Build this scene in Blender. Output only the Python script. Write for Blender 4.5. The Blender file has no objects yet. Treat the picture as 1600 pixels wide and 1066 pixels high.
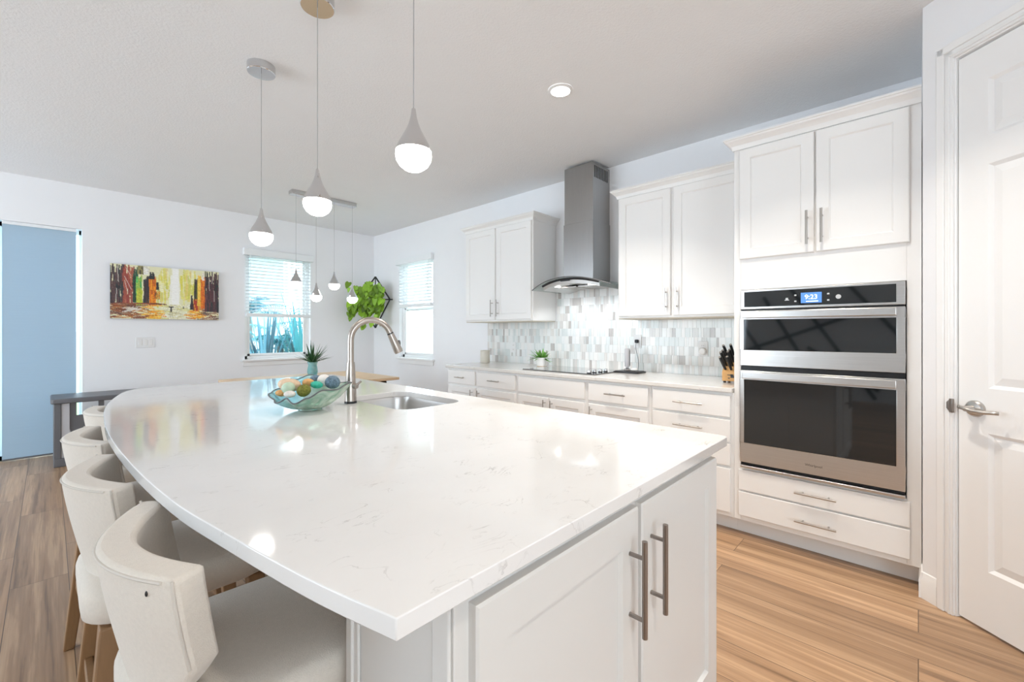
import bpy, bmesh, math, random
from mathutils import Vector, Matrix
random.seed(7)
PI = math.pi
C = bpy.context.scene.collection
S = bpy.context.scene

# ---------------------------------------------------------------- camera
YAW = 0.8182
cam = bpy.data.cameras.new('camera')
cam.sensor_width = 36.0
cam.lens = 678.0 / 1600.0 * 36.0
cam.shift_y = -14.7 / 1600.0
cam.clip_start = 0.02
camo = bpy.data.objects.new('camera', cam)
C.objects.link(camo)
camo.location = (0, 0, 1.25)
camo.rotation_euler = (PI / 2, 0, -YAW)
S.camera = camo

# ---------------------------------------------------------------- exposure
S.view_settings.view_transform = 'Standard'
S.view_settings.look = 'None'
S.view_settings.gamma = 1.0
S.view_settings.use_curve_mapping = False
S.view_settings.exposure = 0.44

# ---------------------------------------------------------------- sky
world = bpy.data.worlds.new('sky')
S.world = world
world.use_nodes = True
wn = world.node_tree
bgn = wn.nodes['Background']
bgn.inputs['Color'].default_value = (0.80, 0.92, 1.0, 1)
bgn.inputs['Strength'].default_value = 3.6

def area(name, loc, rot, sx, sy, power, col):
    l = bpy.data.lights.new(name, 'AREA')
    l.shape = 'RECTANGLE'
    l.size, l.size_y = sx, sy
    l.energy = power
    l.color = col
    o = bpy.data.objects.new(name, l)
    C.objects.link(o)
    o.location = loc
    o.rotation_euler = rot
    return o

DAY = (0.66, 0.82, 1.0)
WARM = (1.0, 0.91, 0.80)
# fill lamps added unseen at wall_left and wall_front; daylight outside the sliding door
UP = 0.42                      # upward tilt meant to brighten the ceiling; not used
area('added_fill_wall_left', (-4.1, 4.2, 1.35), (0, -PI / 2 - 0.25, 0), 2.2, 3.2, 66, (0.72, 0.86, 1.0))
area('added_fill_wall_front', (-1.3, -3.1, 1.35), (PI / 2 + 0.1, 0, 0), 3.0, 2.2, 7, (0.97, 0.985, 1.0))
area('daylight_sliding_door', (-0.25, 6.75, 1.25), (-PI / 2, 0, 0), 0.9, 2.2, 14, DAY)
S.cycles.diffuse_bounces = 8
S.cycles.max_bounces = 16
S.cycles.transparent_max_bounces = 16

# ---------------------------------------------------------------- constants
ZC = 2.772          # ceiling
XW = 3.56           # kitchen wall
YW = 6.36           # dining wall
TOP = 0.902         # worktops

# ---------------------------------------------------------------- materials
def new_mat(name):
    m = bpy.data.materials.new(name)
    m.use_nodes = True
    nt = m.node_tree
    return m, nt, nt.nodes['Principled BSDF']

def rgba(c):
    return (c[0], c[1], c[2], 1)

def mat(name, col, rough=0.5, metal=0.0, var=0.04, scale=6.0, bump=0.0, bscale=60.0, coat=0.0, stretch=None,
        trans=0.0, ior=1.45, emit=None, estr=0.0, sheen=0.0, spec=None, subs=0.0, alpha=None):
    m, nt, p = new_mat(name)
    N, L = nt.nodes, nt.links
    tc = N.new('ShaderNodeTexCoord')
    src = tc.outputs['Object']
    if stretch:
        mp = N.new('ShaderNodeMapping')
        mp.inputs['Scale'].default_value = stretch
        L.new(src, mp.inputs['Vector'])
        src = mp.outputs['Vector']
    if var > 0:
        nz = N.new('ShaderNodeTexNoise')
        nz.inputs['Scale'].default_value = scale
        nz.inputs['Detail'].default_value = 4
        L.new(src, nz.inputs['Vector'])
        mx = N.new('ShaderNodeMix')
        mx.data_type = 'RGBA'
        mx.inputs['A'].default_value = rgba([max(0, c * (1 - var)) for c in col])
        mx.inputs['B'].default_value = rgba([min(1, c * (1 + var)) for c in col])
        L.new(nz.outputs['Fac'], mx.inputs['Factor'])
        L.new(mx.outputs['Result'], p.inputs['Base Color'])
    else:
        p.inputs['Base Color'].default_value = rgba(col)
    if bump > 0:
        nb = N.new('ShaderNodeTexNoise')
        nb.inputs['Scale'].default_value = bscale
        nb.inputs['Detail'].default_value = 3
        L.new(src, nb.inputs['Vector'])
        bp = N.new('ShaderNodeBump')
        bp.inputs['Strength'].default_value = bump
        bp.inputs['Distance'].default_value = 0.01
        L.new(nb.outputs['Fac'], bp.inputs['Height'])
        L.new(bp.outputs['Normal'], p.inputs['Normal'])
    p.inputs['Roughness'].default_value = rough
    p.inputs['Metallic'].default_value = metal
    p.inputs['IOR'].default_value = ior
    p.inputs['Coat Weight'].default_value = coat
    p.inputs['Transmission Weight'].default_value = trans
    p.inputs['Sheen Weight'].default_value = sheen
    p.inputs['Subsurface Weight'].default_value = subs
    if spec is not None:
        p.inputs['Specular IOR Level'].default_value = spec
    if emit:
        p.inputs['Emission Color'].default_value = rgba(emit)
        p.inputs['Emission Strength'].default_value = estr
    if alpha is not None:
        p.inputs['Alpha'].default_value = alpha
    return m

M = {}
M['wall'] = mat('painted_wall', (0.86, 0.865, 0.885), 0.6, var=0.01, bump=0.05, bscale=220)
M['ceiling'] = mat('painted_ceiling', (0.81, 0.815, 0.825), 0.8, var=0.015, bump=0.25, bscale=90)
M['trim'] = mat('white_trim_paint', (0.86, 0.86, 0.86), 0.32, var=0.01)
M['cab'] = mat('white_cabinet_paint', (0.84, 0.835, 0.825), 0.34, var=0.008)
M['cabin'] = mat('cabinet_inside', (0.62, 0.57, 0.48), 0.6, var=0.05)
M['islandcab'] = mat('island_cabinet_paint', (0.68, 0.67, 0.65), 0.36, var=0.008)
M['steel'] = mat('brushed_stainless', (0.64, 0.63, 0.62), 0.30, 1.0, var=0.10, scale=3, stretch=(1, 1, 60), bump=0.02, bscale=20)
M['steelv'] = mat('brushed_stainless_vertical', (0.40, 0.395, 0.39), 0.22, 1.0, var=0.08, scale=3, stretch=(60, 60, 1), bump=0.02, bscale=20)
M['nickel'] = mat('brushed_nickel', (0.50, 0.475, 0.45), 0.3, 1.0, var=0.05, scale=20)
M['faucet'] = mat('satin_nickel', (0.46, 0.41, 0.37), 0.30, 1.0, var=0.03, scale=20)
M['chrome'] = mat('polished_chrome', (0.66, 0.66, 0.67), 0.07, 1.0, var=0.0)
M['darkmetal'] = mat('dark_pulls', (0.30, 0.27, 0.25), 0.35, 1.0, var=0.05)
M['black'] = mat('black_plastic', (0.015, 0.015, 0.017), 0.35, var=0.1)
M['blackglass'] = mat('black_oven_glass', (0.010, 0.012, 0.014), 0.04, var=0.0, spec=1.0)
M['cooktop'] = mat('cooktop_glass', (0.035, 0.037, 0.042), 0.03, var=0.0, coat=1.0)
M['fabric'] = mat('cream_linen', (0.69, 0.635, 0.565), 0.9, var=0.07, scale=140, bump=0.25, bscale=500, sheen=0.2)
M['piping'] = mat('cream_linen_seam', (0.60, 0.56, 0.51), 0.9, var=0.05)
M['legwood'] = mat('stool_oak', (0.27, 0.15, 0.07), 0.45, var=0.22, scale=9, stretch=(9, 9, 0.7))
M['tablewood'] = mat('pale_table_wood', (0.72, 0.52, 0.33), 0.42, var=0.12, scale=5, stretch=(1, 9, 9))
M['blockwood'] = mat('knife_block_wood', (0.62, 0.35, 0.13), 0.45, var=0.14, scale=8, stretch=(8, 8, 0.8))
M['bulb'] = mat('glowing_frosted_glass', (1, 1, 1), 0.3, var=0.0, emit=(1.0, 0.97, 0.93), estr=11.0)
M['canlight'] = mat('downlight_lens', (1, 1, 1), 0.4, var=0.0, emit=(1.0, 0.97, 0.93), estr=7.0)
M['screen'] = mat('lit_screen', (0.05, 0.12, 0.35), 0.2, var=0.0, emit=(0.10, 0.26, 0.62), estr=0.8)
M['screentext'] = mat('screen_digits', (1, 1, 1), 0.3, var=0.0, emit=(0.95, 0.98, 1.0), estr=1.2)
M['greymark'] = mat('grey_printed_mark', (0.55, 0.56, 0.57), 0.4, var=0.0)
M['darkmark'] = mat('dark_printed_mark', (0.06, 0.06, 0.06), 0.4, var=0.0)
M['plastic'] = mat('white_plastic', (0.80, 0.80, 0.80), 0.35, var=0.0)
M['ceramic'] = mat('white_ceramic', (0.84, 0.83, 0.82), 0.22, var=0.01)
M['beige'] = mat('beige_ceramic', (0.70, 0.66, 0.58), 0.45, var=0.05)
M['soil'] = mat('potting_soil', (0.05, 0.035, 0.025), 0.95, var=0.3, scale=60)
M['greyplastic'] = mat('dark_grey_plastic', (0.13, 0.13, 0.14), 0.42, var=0.06)
M['silverplastic'] = mat('silver_grey_plastic', (0.50, 0.50, 0.53), 0.4, var=0.04)
M['teal'] = mat('trim_teal', (0.012, 0.03, 0.036), 0.5, var=0.05)
M['accent'] = mat('accent_wall_paint', (0.74, 0.76, 0.77), 0.55, var=0.02)
M['wire'] = mat('pendant_cord', (0.40, 0.40, 0.40), 0.4, var=0.0)
M['frameblack'] = mat('matte_black_steel', (0.02, 0.02, 0.02), 0.45, var=0.05)
M['slat'] = mat('white_blind_slat', (0.84, 0.86, 0.88), 0.4, var=0.0)
M['stucco'] = mat('pale_stucco', (0.80, 0.80, 0.78), 0.8, var=0.04, bump=0.2, bscale=80)
M['housewall'] = mat('blue_grey_house_wall', (0.42, 0.55, 0.62), 0.8, var=0.04)
M['vinyl'] = mat('white_vinyl', (0.84, 0.85, 0.85), 0.5, var=0.02)
M['lawn'] = mat('grass_ground', (0.28, 0.36, 0.20), 0.95, var=0.25, scale=30)
M['trunk'] = mat('palm_trunk', (0.24, 0.24, 0.24), 0.9, var=0.25, scale=20)

def leaf_mat(name, col, trl, rough=0.4, lo=0.45, hi=1.45):
    """every leaf of a plant has its own tone"""
    m, nt, p = new_mat(name)
    N, L = nt.nodes, nt.links
    geo = N.new('ShaderNodeNewGeometry')
    mx = N.new('ShaderNodeMix')
    mx.data_type = 'RGBA'
    mx.inputs['A'].default_value = rgba([c * lo for c in col])
    mx.inputs['B'].default_value = rgba([min(1, c * hi) for c in col])
    L.new(geo.outputs['Random Per Island'], mx.inputs['Factor'])
    L.new(mx.outputs['Result'], p.inputs['Base Color'])
    p.inputs['Roughness'].default_value = rough
    t = N.new('ShaderNodeBsdfTranslucent')
    t.inputs['Color'].default_value = rgba(trl)
    ms = N.new('ShaderNodeMixShader')
    ms.inputs[0].default_value = 0.2
    L.new(p.outputs[0], ms.inputs[1])
    L.new(t.outputs[0], ms.inputs[2])
    L.new(ms.outputs[0], N['Material Output'].inputs['Surface'])
    return m
M['pothos'] = leaf_mat('lime_pothos_leaf', (0.27, 0.48, 0.04), (0.35, 0.55, 0.05), 0.35, 0.28, 1.5)
M['yucca'] = leaf_mat('dark_spiky_leaf', (0.03, 0.10, 0.035), (0.05, 0.15, 0.05))
M['potplant'] = leaf_mat('fresh_green_leaf', (0.16, 0.40, 0.08), (0.3, 0.6, 0.1))
M['palm'] = leaf_mat('blue_green_palm_leaf', (0.06, 0.27, 0.31), (0.08, 0.40, 0.44), 0.4, 0.3, 1.7)
M['palm2'] = leaf_mat('grey_blue_palm_leaf', (0.13, 0.28, 0.37), (0.15, 0.38, 0.48), 0.4, 0.3, 1.7)

def pane_mat(name, tint, refl):
    m, nt, p = new_mat(name)
    nt.nodes.remove(p)
    tr = nt.nodes.new('ShaderNodeBsdfTransparent')
    tr.inputs['Color'].default_value = rgba(tint)
    gl = nt.nodes.new('ShaderNodeBsdfGlossy')
    gl.inputs['Roughness'].default_value = 0.02
    mx = nt.nodes.new('ShaderNodeMixShader')
    lw = nt.nodes.new('ShaderNodeLayerWeight')
    lw.inputs['Blend'].default_value = 0.5
    pw_ = nt.nodes.new('ShaderNodeMath'); pw_.operation = 'POWER'; pw_.inputs[1].default_value = 4.0
    ma = nt.nodes.new('ShaderNodeMath'); ma.operation = 'MULTIPLY_ADD'; ma.inputs[1].default_value = refl; ma.inputs[2].default_value = 0.03
    nt.links.new(lw.outputs['Facing'], pw_.inputs[0])
    nt.links.new(pw_.outputs[0], ma.inputs[0])
    nt.links.new(ma.outputs[0], mx.inputs[0])
    nt.links.new(tr.outputs[0], mx.inputs[1])
    nt.links.new(gl.outputs[0], mx.inputs[2])
    nt.links.new(mx.outputs[0], nt.nodes['Material Output'].inputs['Surface'])
    return m
M['pane'] = pane_mat('window_glass', (0.96, 0.99, 1.0), 0.5)
M['hoodglass'] = pane_mat('hood_canopy_glass', (0.86, 0.91, 0.90), 0.6)

def glass_mat(name, col, rough=0.04, mix=0.5, dif=(0.5, 0.7, 0.6), far=None):
    """coloured art glass: clear tinted body with a milky share"""
    m, nt, p = new_mat(name)
    N, L = nt.nodes, nt.links
    nz = N.new('ShaderNodeTexNoise')
    nz.inputs['Scale'].default_value = 14
    nz.inputs['Distortion'].default_value = 1.5
    tc = N.new('ShaderNodeTexCoord')
    L.new(tc.outputs['Object'], nz.inputs['Vector'])
    cr = N.new('ShaderNodeValToRGB')
    cr.color_ramp.elements[0].position = 0.35
    cr.color_ramp.elements[0].color = rgba(col)
    cr.color_ramp.elements[1].position = 0.65
    cr.color_ramp.elements[1].color = rgba(dif)
    if far:
        spx = N.new('ShaderNodeSeparateXYZ'); L.new(tc.outputs['Object'], spx.inputs[0])
        ad = N.new('ShaderNodeMath'); ad.operation = 'SUBTRACT'; L.new(spx.outputs['Y'], ad.inputs[0]); L.new(spx.outputs['X'], ad.inputs[1])
        mr = N.new('ShaderNodeMapRange'); mr.inputs['From Min'].default_value = 0.02; mr.inputs['From Max'].default_value = 0.14; L.new(ad.outputs[0], mr.inputs['Value'])
        mxf = N.new('ShaderNodeMix'); mxf.data_type = 'RGBA'; mxf.inputs['B'].default_value = rgba(far)
        L.new(mr.outputs['Result'], mxf.inputs['Factor'])
    L.new(nz.outputs['Fac'], cr.inputs['Fac'])
    L.new(cr.outputs['Color'], mxf.inputs['A'] if far else p.inputs['Base Color'])
    if far:
        L.new(mxf.outputs['Result'], p.inputs['Base Color'])
    p.inputs['Roughness'].default_value = rough
    p.inputs['Transmission Weight'].default_value = 1 - mix
    p.inputs['IOR'].default_value = 1.2
    return m
M['bowlglass'] = glass_mat('green_art_glass', (0.40, 0.60, 0.49), 0.03, 0.40, (0.80, 0.87, 0.78), (0.45, 0.80, 0.88))
M['vaseglass'] = glass_mat('aqua_glass', (0.35, 0.72, 0.74), 0.05, 0.45, (0.55, 0.82, 0.84))

# translucent shade fabric
def shade_mat():
    m, nt, p = new_mat('blue_grey_shade_fabric')
    N, L = nt.nodes, nt.links
    tc = N.new('ShaderNodeTexCoord')
    mp = N.new('ShaderNodeMapping')
    mp.inputs['Scale'].default_value = (4, 4, 220)
    nz = N.new('ShaderNodeTexNoise')
    nz.inputs['Scale'].default_value = 1.0
    L.new(tc.outputs['Object'], mp.inputs['Vector'])
    L.new(mp.outputs['Vector'], nz.inputs['Vector'])
    mx = N.new('ShaderNodeMix')
    mx.data_type = 'RGBA'
    mx.inputs['A'].default_value = (0.46, 0.60, 0.71, 1)
    mx.inputs['B'].default_value = (0.52, 0.66, 0.76, 1)
    L.new(nz.outputs['Fac'], mx.inputs['Factor'])
    L.new(mx.outputs['Result'], p.inputs['Base Color'])
    p.inputs['Roughness'].default_value = 0.85
    t = N.new('ShaderNodeBsdfTranslucent')
    t.inputs['Color'].default_value = (0.30, 0.44, 0.55, 1)
    ms = N.new('ShaderNodeMixShader')
    ms.inputs[0].default_value = 0.22
    L.new(p.outputs[0], ms.inputs[1])
    L.new(t.outputs[0], ms.inputs[2])
    L.new(ms.outputs[0], N['Material Output'].inputs['Surface'])
    return m
M['shade'] = shade_mat()

def quartz_mat(name, base, glossy=0.07):
    m, nt, p = new_mat(name)
    N, L = nt.nodes, nt.links
    tc = N.new('ShaderNodeTexCoord')
    n1 = N.new('ShaderNodeTexNoise')           # thin wandering veins
    n1.inputs['Scale'].default_value = 7.0
    n1.inputs['Detail'].default_value = 6
    n1.inputs['Distortion'].default_value = 1.6
    mp = N.new('ShaderNodeMapping')
    mp.inputs['Rotation'].default_value = (0.4, 0.3, 0.9)
    mp.inputs['Scale'].default_value = (1.0, 2.2, 1.3)
    L.new(tc.outputs['Object'], mp.inputs['Vector'])
    L.new(mp.outputs['Vector'], n1.inputs['Vector'])
    r1 = N.new('ShaderNodeValToRGB')
    e = r1.color_ramp.elements
    e[0].position, e[0].color = 0.487, (0, 0, 0, 1)
    e[1].position, e[1].color = 0.5, (1, 1, 1, 1)
    e2 = e.new(0.513)
    e2.color = (0, 0, 0, 1)
    L.new(n1.outputs['Fac'], r1.inputs['Fac'])
    n2 = N.new('ShaderNodeTexNoise')           # veins come and go
    n2.inputs['Scale'].default_value = 11.0
    n2.inputs['Detail'].default_value = 3
    L.new(tc.outputs['Object'], n2.inputs['Vector'])
    r2 = N.new('ShaderNodeValToRGB')
    r2.color_ramp.elements[0].position = 0.52
    r2.color_ramp.elements[1].position = 0.70
    L.new(n2.outputs['Fac'], r2.inputs['Fac'])
    mul = N.new('ShaderNodeMath')
    mul.operation = 'MULTIPLY'
    L.new(r1.outputs['Color'], mul.inputs[0])
    L.new(r2.outputs['Color'], mul.inputs[1])
    mx = N.new('ShaderNodeMix')
    mx.data_type = 'RGBA'
    mx.inputs['A'].default_value = rgba(base)
    mx.inputs['B'].default_value = (0.50, 0.49, 0.485, 1)
    L.new(mul.outputs[0], mx.inputs['Factor'])
    n3 = N.new('ShaderNodeTexNoise')           # soft clouds
    n3.inputs['Scale'].default_value = 5
    n3.inputs['Detail'].default_value = 5
    L.new(tc.outputs['Object'], n3.inputs['Vector'])
    mx2 = N.new('ShaderNodeMix')
    mx2.data_type = 'RGBA'
    mx2.blend_type = 'MULTIPLY'
    mx2.inputs['Factor'].default_value = 0.10
    L.new(mx.outputs['Result'], mx2.inputs['A'])
    L.new(n3.outputs['Fac'], mx2.inputs['B'])
    L.new(mx2.outputs['Result'], p.inputs['Base Color'])
    p.inputs['Roughness'].default_value = glossy
    p.inputs['IOR'].default_value = 1.5
    return m
M['quartz'] = quartz_mat('white_veined_quartz', (0.80, 0.795, 0.79))
M['quartz2'] = quartz_mat('pale_counter_quartz', (0.78, 0.765, 0.74), 0.12)

def floor_mat():
    m, nt, p = new_mat('oak_plank_floor')
    N, L = nt.nodes, nt.links
    tc = N.new('ShaderNodeTexCoord')
    sp = N.new('ShaderNodeSeparateXYZ')
    L.new(tc.outputs['Object'], sp.inputs[0])
    off = N.new('ShaderNodeMath')
    off.inputs[1].default_value = 0.13
    L.new(sp.outputs['X'], off.inputs[0])
    cb = N.new('ShaderNodeCombineXYZ')
    L.new(sp.outputs['Y'], cb.inputs['X'])
    L.new(off.outputs[0], cb.inputs['Y'])
    br = N.new('ShaderNodeTexBrick')
    br.offset = 0.37
    br.inputs['Color1'].default_value = (0, 0, 0, 1)
    br.inputs['Color2'].default_value = (1, 1, 1, 1)
    br.inputs['Mortar'].default_value = (0.5, 0.5, 0.5, 1)
    br.inputs['Scale'].default_value = 1.0
    br.inputs['Mortar Size'].default_value = 0.0016
    br.inputs['Mortar Smooth'].default_value = 0.2
    br.inputs['Brick Width'].default_value = 1.22
    br.inputs['Row Height'].default_value = 0.2
    L.new(cb.outputs[0], br.inputs['Vector'])
    w = N.new('ShaderNodeMath')
    w.operation = 'MULTIPLY'
    w.inputs[1].default_value = 37.0
    L.new(br.outputs['Color'], w.inputs[0])
    mp = N.new('ShaderNodeMapping')
    mp.inputs['Scale'].default_value = (13.0, 0.45, 1.0)
    L.new(tc.outputs['Object'], mp.inputs['Vector'])
    g1 = N.new('ShaderNodeTexNoise')
    g1.noise_dimensions = '4D'
    g1.inputs['Scale'].default_value = 1.4
    g1.inputs['Detail'].default_value = 7
    g1.inputs['Roughness'].default_value = 0.62
    g1.inputs['Distortion'].default_value = 0.25
    L.new(mp.outputs['Vector'], g1.inputs['Vector'])
    L.new(w.outputs[0], g1.inputs['W'])
    mul = N.new('ShaderNodeMath')             # rings: sin of a stretched noise
    mul.operation = 'MULTIPLY'
    mul.inputs[1].default_value = 46.0
    L.new(g1.outputs['Fac'], mul.inputs[0])
    sn = N.new('ShaderNodeMath')
    sn.operation = 'SINE'
    L.new(mul.outputs[0], sn.inputs[0])
    mp2 = N.new('ShaderNodeMapping')
    mp2.inputs['Scale'].default_value = (90.0, 2.0, 1.0)
    L.new(tc.outputs['Object'], mp2.inputs['Vector'])
    g2 = N.new('ShaderNodeTexNoise')
    g2.inputs['Scale'].default_value = 1.5
    g2.inputs['Detail'].default_value = 4
    L.new(mp2.outputs['Vector'], g2.inputs['Vector'])
    ramp = N.new('ShaderNodeValToRGB')
    e = ramp.color_ramp.elements
    e[0].position, e[0].color = 0.30, (0.17, 0.094, 0.047, 1)
    e[1].position, e[1].color = 0.68, (0.62, 0.40, 0.23, 1)
    e3 = e.new(0.48)
    e3.color = (0.40, 0.235, 0.125, 1)
    L.new(g1.outputs['Fac'], ramp.inputs['Fac'])
    mxr = N.new('ShaderNodeMix')
    mxr.data_type = 'RGBA'
    mxr.blend_type = 'MULTIPLY'
    mxr.inputs['Factor'].default_value = 0.05
    L.new(ramp.outputs['Color'], mxr.inputs['A'])
    L.new(sn.outputs[0], mxr.inputs['B'])
    mxg = N.new('ShaderNodeMix')
    mxg.data_type = 'RGBA'
    mxg.blend_type = 'OVERLAY'
    mxg.inputs['Factor'].default_value = 0.28
    L.new(mxr.outputs['Result'], mxg.inputs['A'])
    L.new(g2.outputs['Fac'], mxg.inputs['B'])
    hsv = N.new('ShaderNodeHueSaturation')     # planks differ in tone
    vr = N.new('ShaderNodeMapRange')
    vr.inputs['To Min'].default_value = 0.85
    vr.inputs['To Max'].default_value = 1.15
    L.new(br.outputs['Color'], vr.inputs['Value'])
    L.new(vr.outputs['Result'], hsv.inputs['Value'])
    hsv.inputs['Saturation'].default_value = 0.95
    L.new(mxg.outputs['Result'], hsv.inputs['Color'])
    seam = N.new('ShaderNodeMix')
    seam.data_type = 'RGBA'
    seam.inputs['B'].default_value = (0.10, 0.06, 0.035, 1)
    L.new(br.outputs['Fac'], seam.inputs['Factor'])
    L.new(hsv.outputs['Color'], seam.inputs['A'])
    L.new(seam.outputs['Result'], p.inputs['Base Color'])
    p.inputs['Roughness'].default_value = 0.34
    bp = N.new('ShaderNodeBump')
    bp.inputs['Strength'].default_value = 0.12
    bp.inputs['Distance'].default_value = 0.004
    L.new(g2.outputs['Fac'], bp.inputs['Height'])
    L.new(bp.outputs['Normal'], p.inputs['Normal'])
    return m
M['floor'] = floor_mat()

def tile_mat():
    m, nt, p = new_mat('mosaic_tile')
    N, L = nt.nodes, nt.links
    geo = N.new('ShaderNodeNewGeometry')
    cr = N.new('ShaderNodeValToRGB')
    cr.color_ramp.interpolation = 'CONSTANT'
    cols = [(0.00, (0.84, 0.85, 0.84)), (0.24, (0.77, 0.80, 0.79)), (0.44, (0.86, 0.85, 0.83)), (0.60, (0.70, 0.74, 0.73)),
            (0.72, (0.76, 0.74, 0.71)), (0.83, (0.63, 0.63, 0.61)), (0.90, (0.52, 0.49, 0.47)), (0.94, (0.68, 0.66, 0.64))]
    e = cr.color_ramp.elements
    e[0].position, e[0].color = 0.0, rgba(cols[0][1])
    e[1].position, e[1].color = cols[1][0], rgba(cols[1][1])
    for q, c in cols[2:]:
        x = e.new(q)
        x.color = rgba(c)
    L.new(geo.outputs['Random Per Island'], cr.inputs['Fac'])
    tc = N.new('ShaderNodeTexCoord')
    mp = N.new('ShaderNodeMapping')
    mp.inputs['Scale'].default_value = (60, 60, 5)
    L.new(tc.outputs['Object'], mp.inputs['Vector'])
    nz = N.new('ShaderNodeTexNoise')
    nz.inputs['Scale'].default_value = 1.5
    L.new(mp.outputs['Vector'], nz.inputs['Vector'])
    mx = N.new('ShaderNodeMix')
    mx.data_type = 'RGBA'
    mx.blend_type = 'OVERLAY'
    mx.inputs['Factor'].default_value = 0.3
    L.new(cr.outputs['Color'], mx.inputs['A'])
    L.new(nz.outputs['Fac'], mx.inputs['B'])
    L.new(mx.outputs['Result'], p.inputs['Base Color'])
    p.inputs['Roughness'].default_value = 0.14
    return m
M['tile'] = tile_mat()
M['grout'] = mat('tile_grout', (0.74, 0.74, 0.72), 0.8, var=0.02)

def paint_attr_mat():
    m, nt, p = new_mat('painted_canvas')
    a = nt.nodes.new('ShaderNodeVertexColor')
    a.layer_name = 'paint'
    nt.links.new(a.outputs['Color'], p.inputs['Base Color'])
    nz = nt.nodes.new('ShaderNodeTexNoise')
    nz.inputs['Scale'].default_value = 60
    b = nt.nodes.new('ShaderNodeBump')
    b.inputs['Strength'].default_value = 0.15
    b.inputs['Distance'].default_value = 0.01
    nt.links.new(nz.outputs['Fac'], b.inputs['Height'])
    nt.links.new(b.outputs['Normal'], p.inputs['Normal'])
    p.inputs['Roughness'].default_value = 0.45
    return m
M['canvas'] = paint_attr_mat()

# ---------------------------------------------------------------- mesh helpers
LOC = {}

class MB:
    """collects shapes; T maps shape coordinates to scene coordinates"""
    def __init__(self, T=None):
        self.v, self.f, self.T = [], [], T or (lambda p: p)

    def add(self, vs, fs):
        b = len(self.v)
        self.v += [Vector(self.T(tuple(p))) for p in vs]
        self.f += [tuple(b + i for i in f) for f in fs]
        return self

    def box(self, a, b):
        x0, x1 = sorted((a[0], b[0])); y0, y1 = sorted((a[1], b[1])); z0, z1 = sorted((a[2], b[2]))
        return self.add([(x0, y0, z0), (x1, y0, z0), (x1, y1, z0), (x0, y1, z0), (x0, y0, z1), (x1, y0, z1), (x1, y1, z1), (x0, y1, z1)],
                        [(0, 3, 2, 1), (4, 5, 6, 7), (0, 1, 5, 4), (1, 2, 6, 5), (2, 3, 7, 6), (3, 0, 4, 7)])

    def prism(self, pts, z0, z1, axis='z'):
        n = len(pts)
        def q(p, h):
            return {'z': (p[0], p[1], h), 'x': (h, p[0], p[1]), 'y': (p[0], h, p[1])}[axis]
        vs = [q(p, z0) for p in pts] + [q(p, z1) for p in pts]
        fs = [tuple(range(n - 1, -1, -1)), tuple(range(n, 2 * n))] + [(i, (i + 1) % n, n + (i + 1) % n, n + i) for i in range(n)]
        return self.add(vs, fs)

    def lathe(self, prof, c=(0, 0, 0), n=28, cap=True):
        """prof: (radius, height) list"""
        vs, fs = [], []
        for r, h in prof:
            for k in range(n):
                t = 2 * PI * k / n
                vs.append((c[0] + r * math.cos(t), c[1] + r * math.sin(t), c[2] + h))
        m = len(prof)
        for i in range(m - 1):
            for k in range(n):
                fs.append((i * n + k, i * n + (k + 1) % n, (i + 1) * n + (k + 1) % n, (i + 1) * n + k))
        if cap:
            fs.append(tuple(range(n - 1, -1, -1)))
            fs.append(tuple(range((m - 1) * n, m * n)))
        return self.add(vs, fs)

    def tube(self, pts, r, n=10, cap=True):
        pts = [Vector(p) for p in pts]
        rs = r if isinstance(r, (list, tuple)) else [r] * len(pts)
        vs, fs = [], []
        up = None
        for i, p in enumerate(pts):
            d = (pts[min(i + 1, len(pts) - 1)] - pts[max(i - 1, 0)]).normalized()
            if up is None:
                up = Vector((0, 0, 1)) if abs(d.z) < 0.9 else Vector((1, 0, 0))
            s = d.cross(up).normalized()
            up = s.cross(d).normalized()
            for k in range(n):
                t = 2 * PI * k / n
                vs.append(p + (s * math.cos(t) + up * math.sin(t)) * rs[i])
        for i in range(len(pts) - 1):
            for k in range(n):
                fs.append((i * n + k, i * n + (k + 1) % n, (i + 1) * n + (k + 1) % n, (i + 1) * n + k))
        if cap:
            fs.append(tuple(range(n - 1, -1, -1)))
            fs.append(tuple(range((len(pts) - 1) * n, len(pts) * n)))
        return self.add(vs, fs)

    def ball(self, c, r, nu=16, nv=10, sq=(1, 1, 1), bump=None):
        vs, fs = [], []
        for j in range(nv + 1):
            ph = PI * j / nv
            for k in range(nu):
                t = 2 * PI * k / nu
                d = Vector((math.sin(ph) * math.cos(t), math.sin(ph) * math.sin(t), math.cos(ph)))
                s = r * (1 + (bump(d) if bump else 0))
                vs.append((c[0] + d.x * s * sq[0], c[1] + d.y * s * sq[1], c[2] + d.z * s * sq[2]))
        for j in range(nv):
            for k in range(nu):
                fs.append((j * nu + k, (j + 1) * nu + k, (j + 1) * nu + (k + 1) % nu, j * nu + (k + 1) % nu))
        return self.add(vs, fs)

    def build(self, name, m, parent=None, bevel=0.0, seg=2, smooth=True, angle=35, local=False, sub=0, solid=0.0):
        off = Vector((0, 0, 0))
        if parent is not None and not local:
            off = LOC[parent.name]
        bm = bmesh.new()
        vs = [bm.verts.new(p - off) for p in self.v]
        for f in self.f:
            try:
                bm.faces.new([vs[i] for i in f])
            except ValueError:
                pass
        bmesh.ops.remove_doubles(bm, verts=bm.verts, dist=1e-6)
        bmesh.ops.recalc_face_normals(bm, faces=bm.faces)
        me = bpy.data.meshes.new(name)
        bm.to_mesh(me)
        bm.free()
        return finish(name, me, m, parent, bevel, seg, smooth, angle, sub, solid, off)

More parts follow.
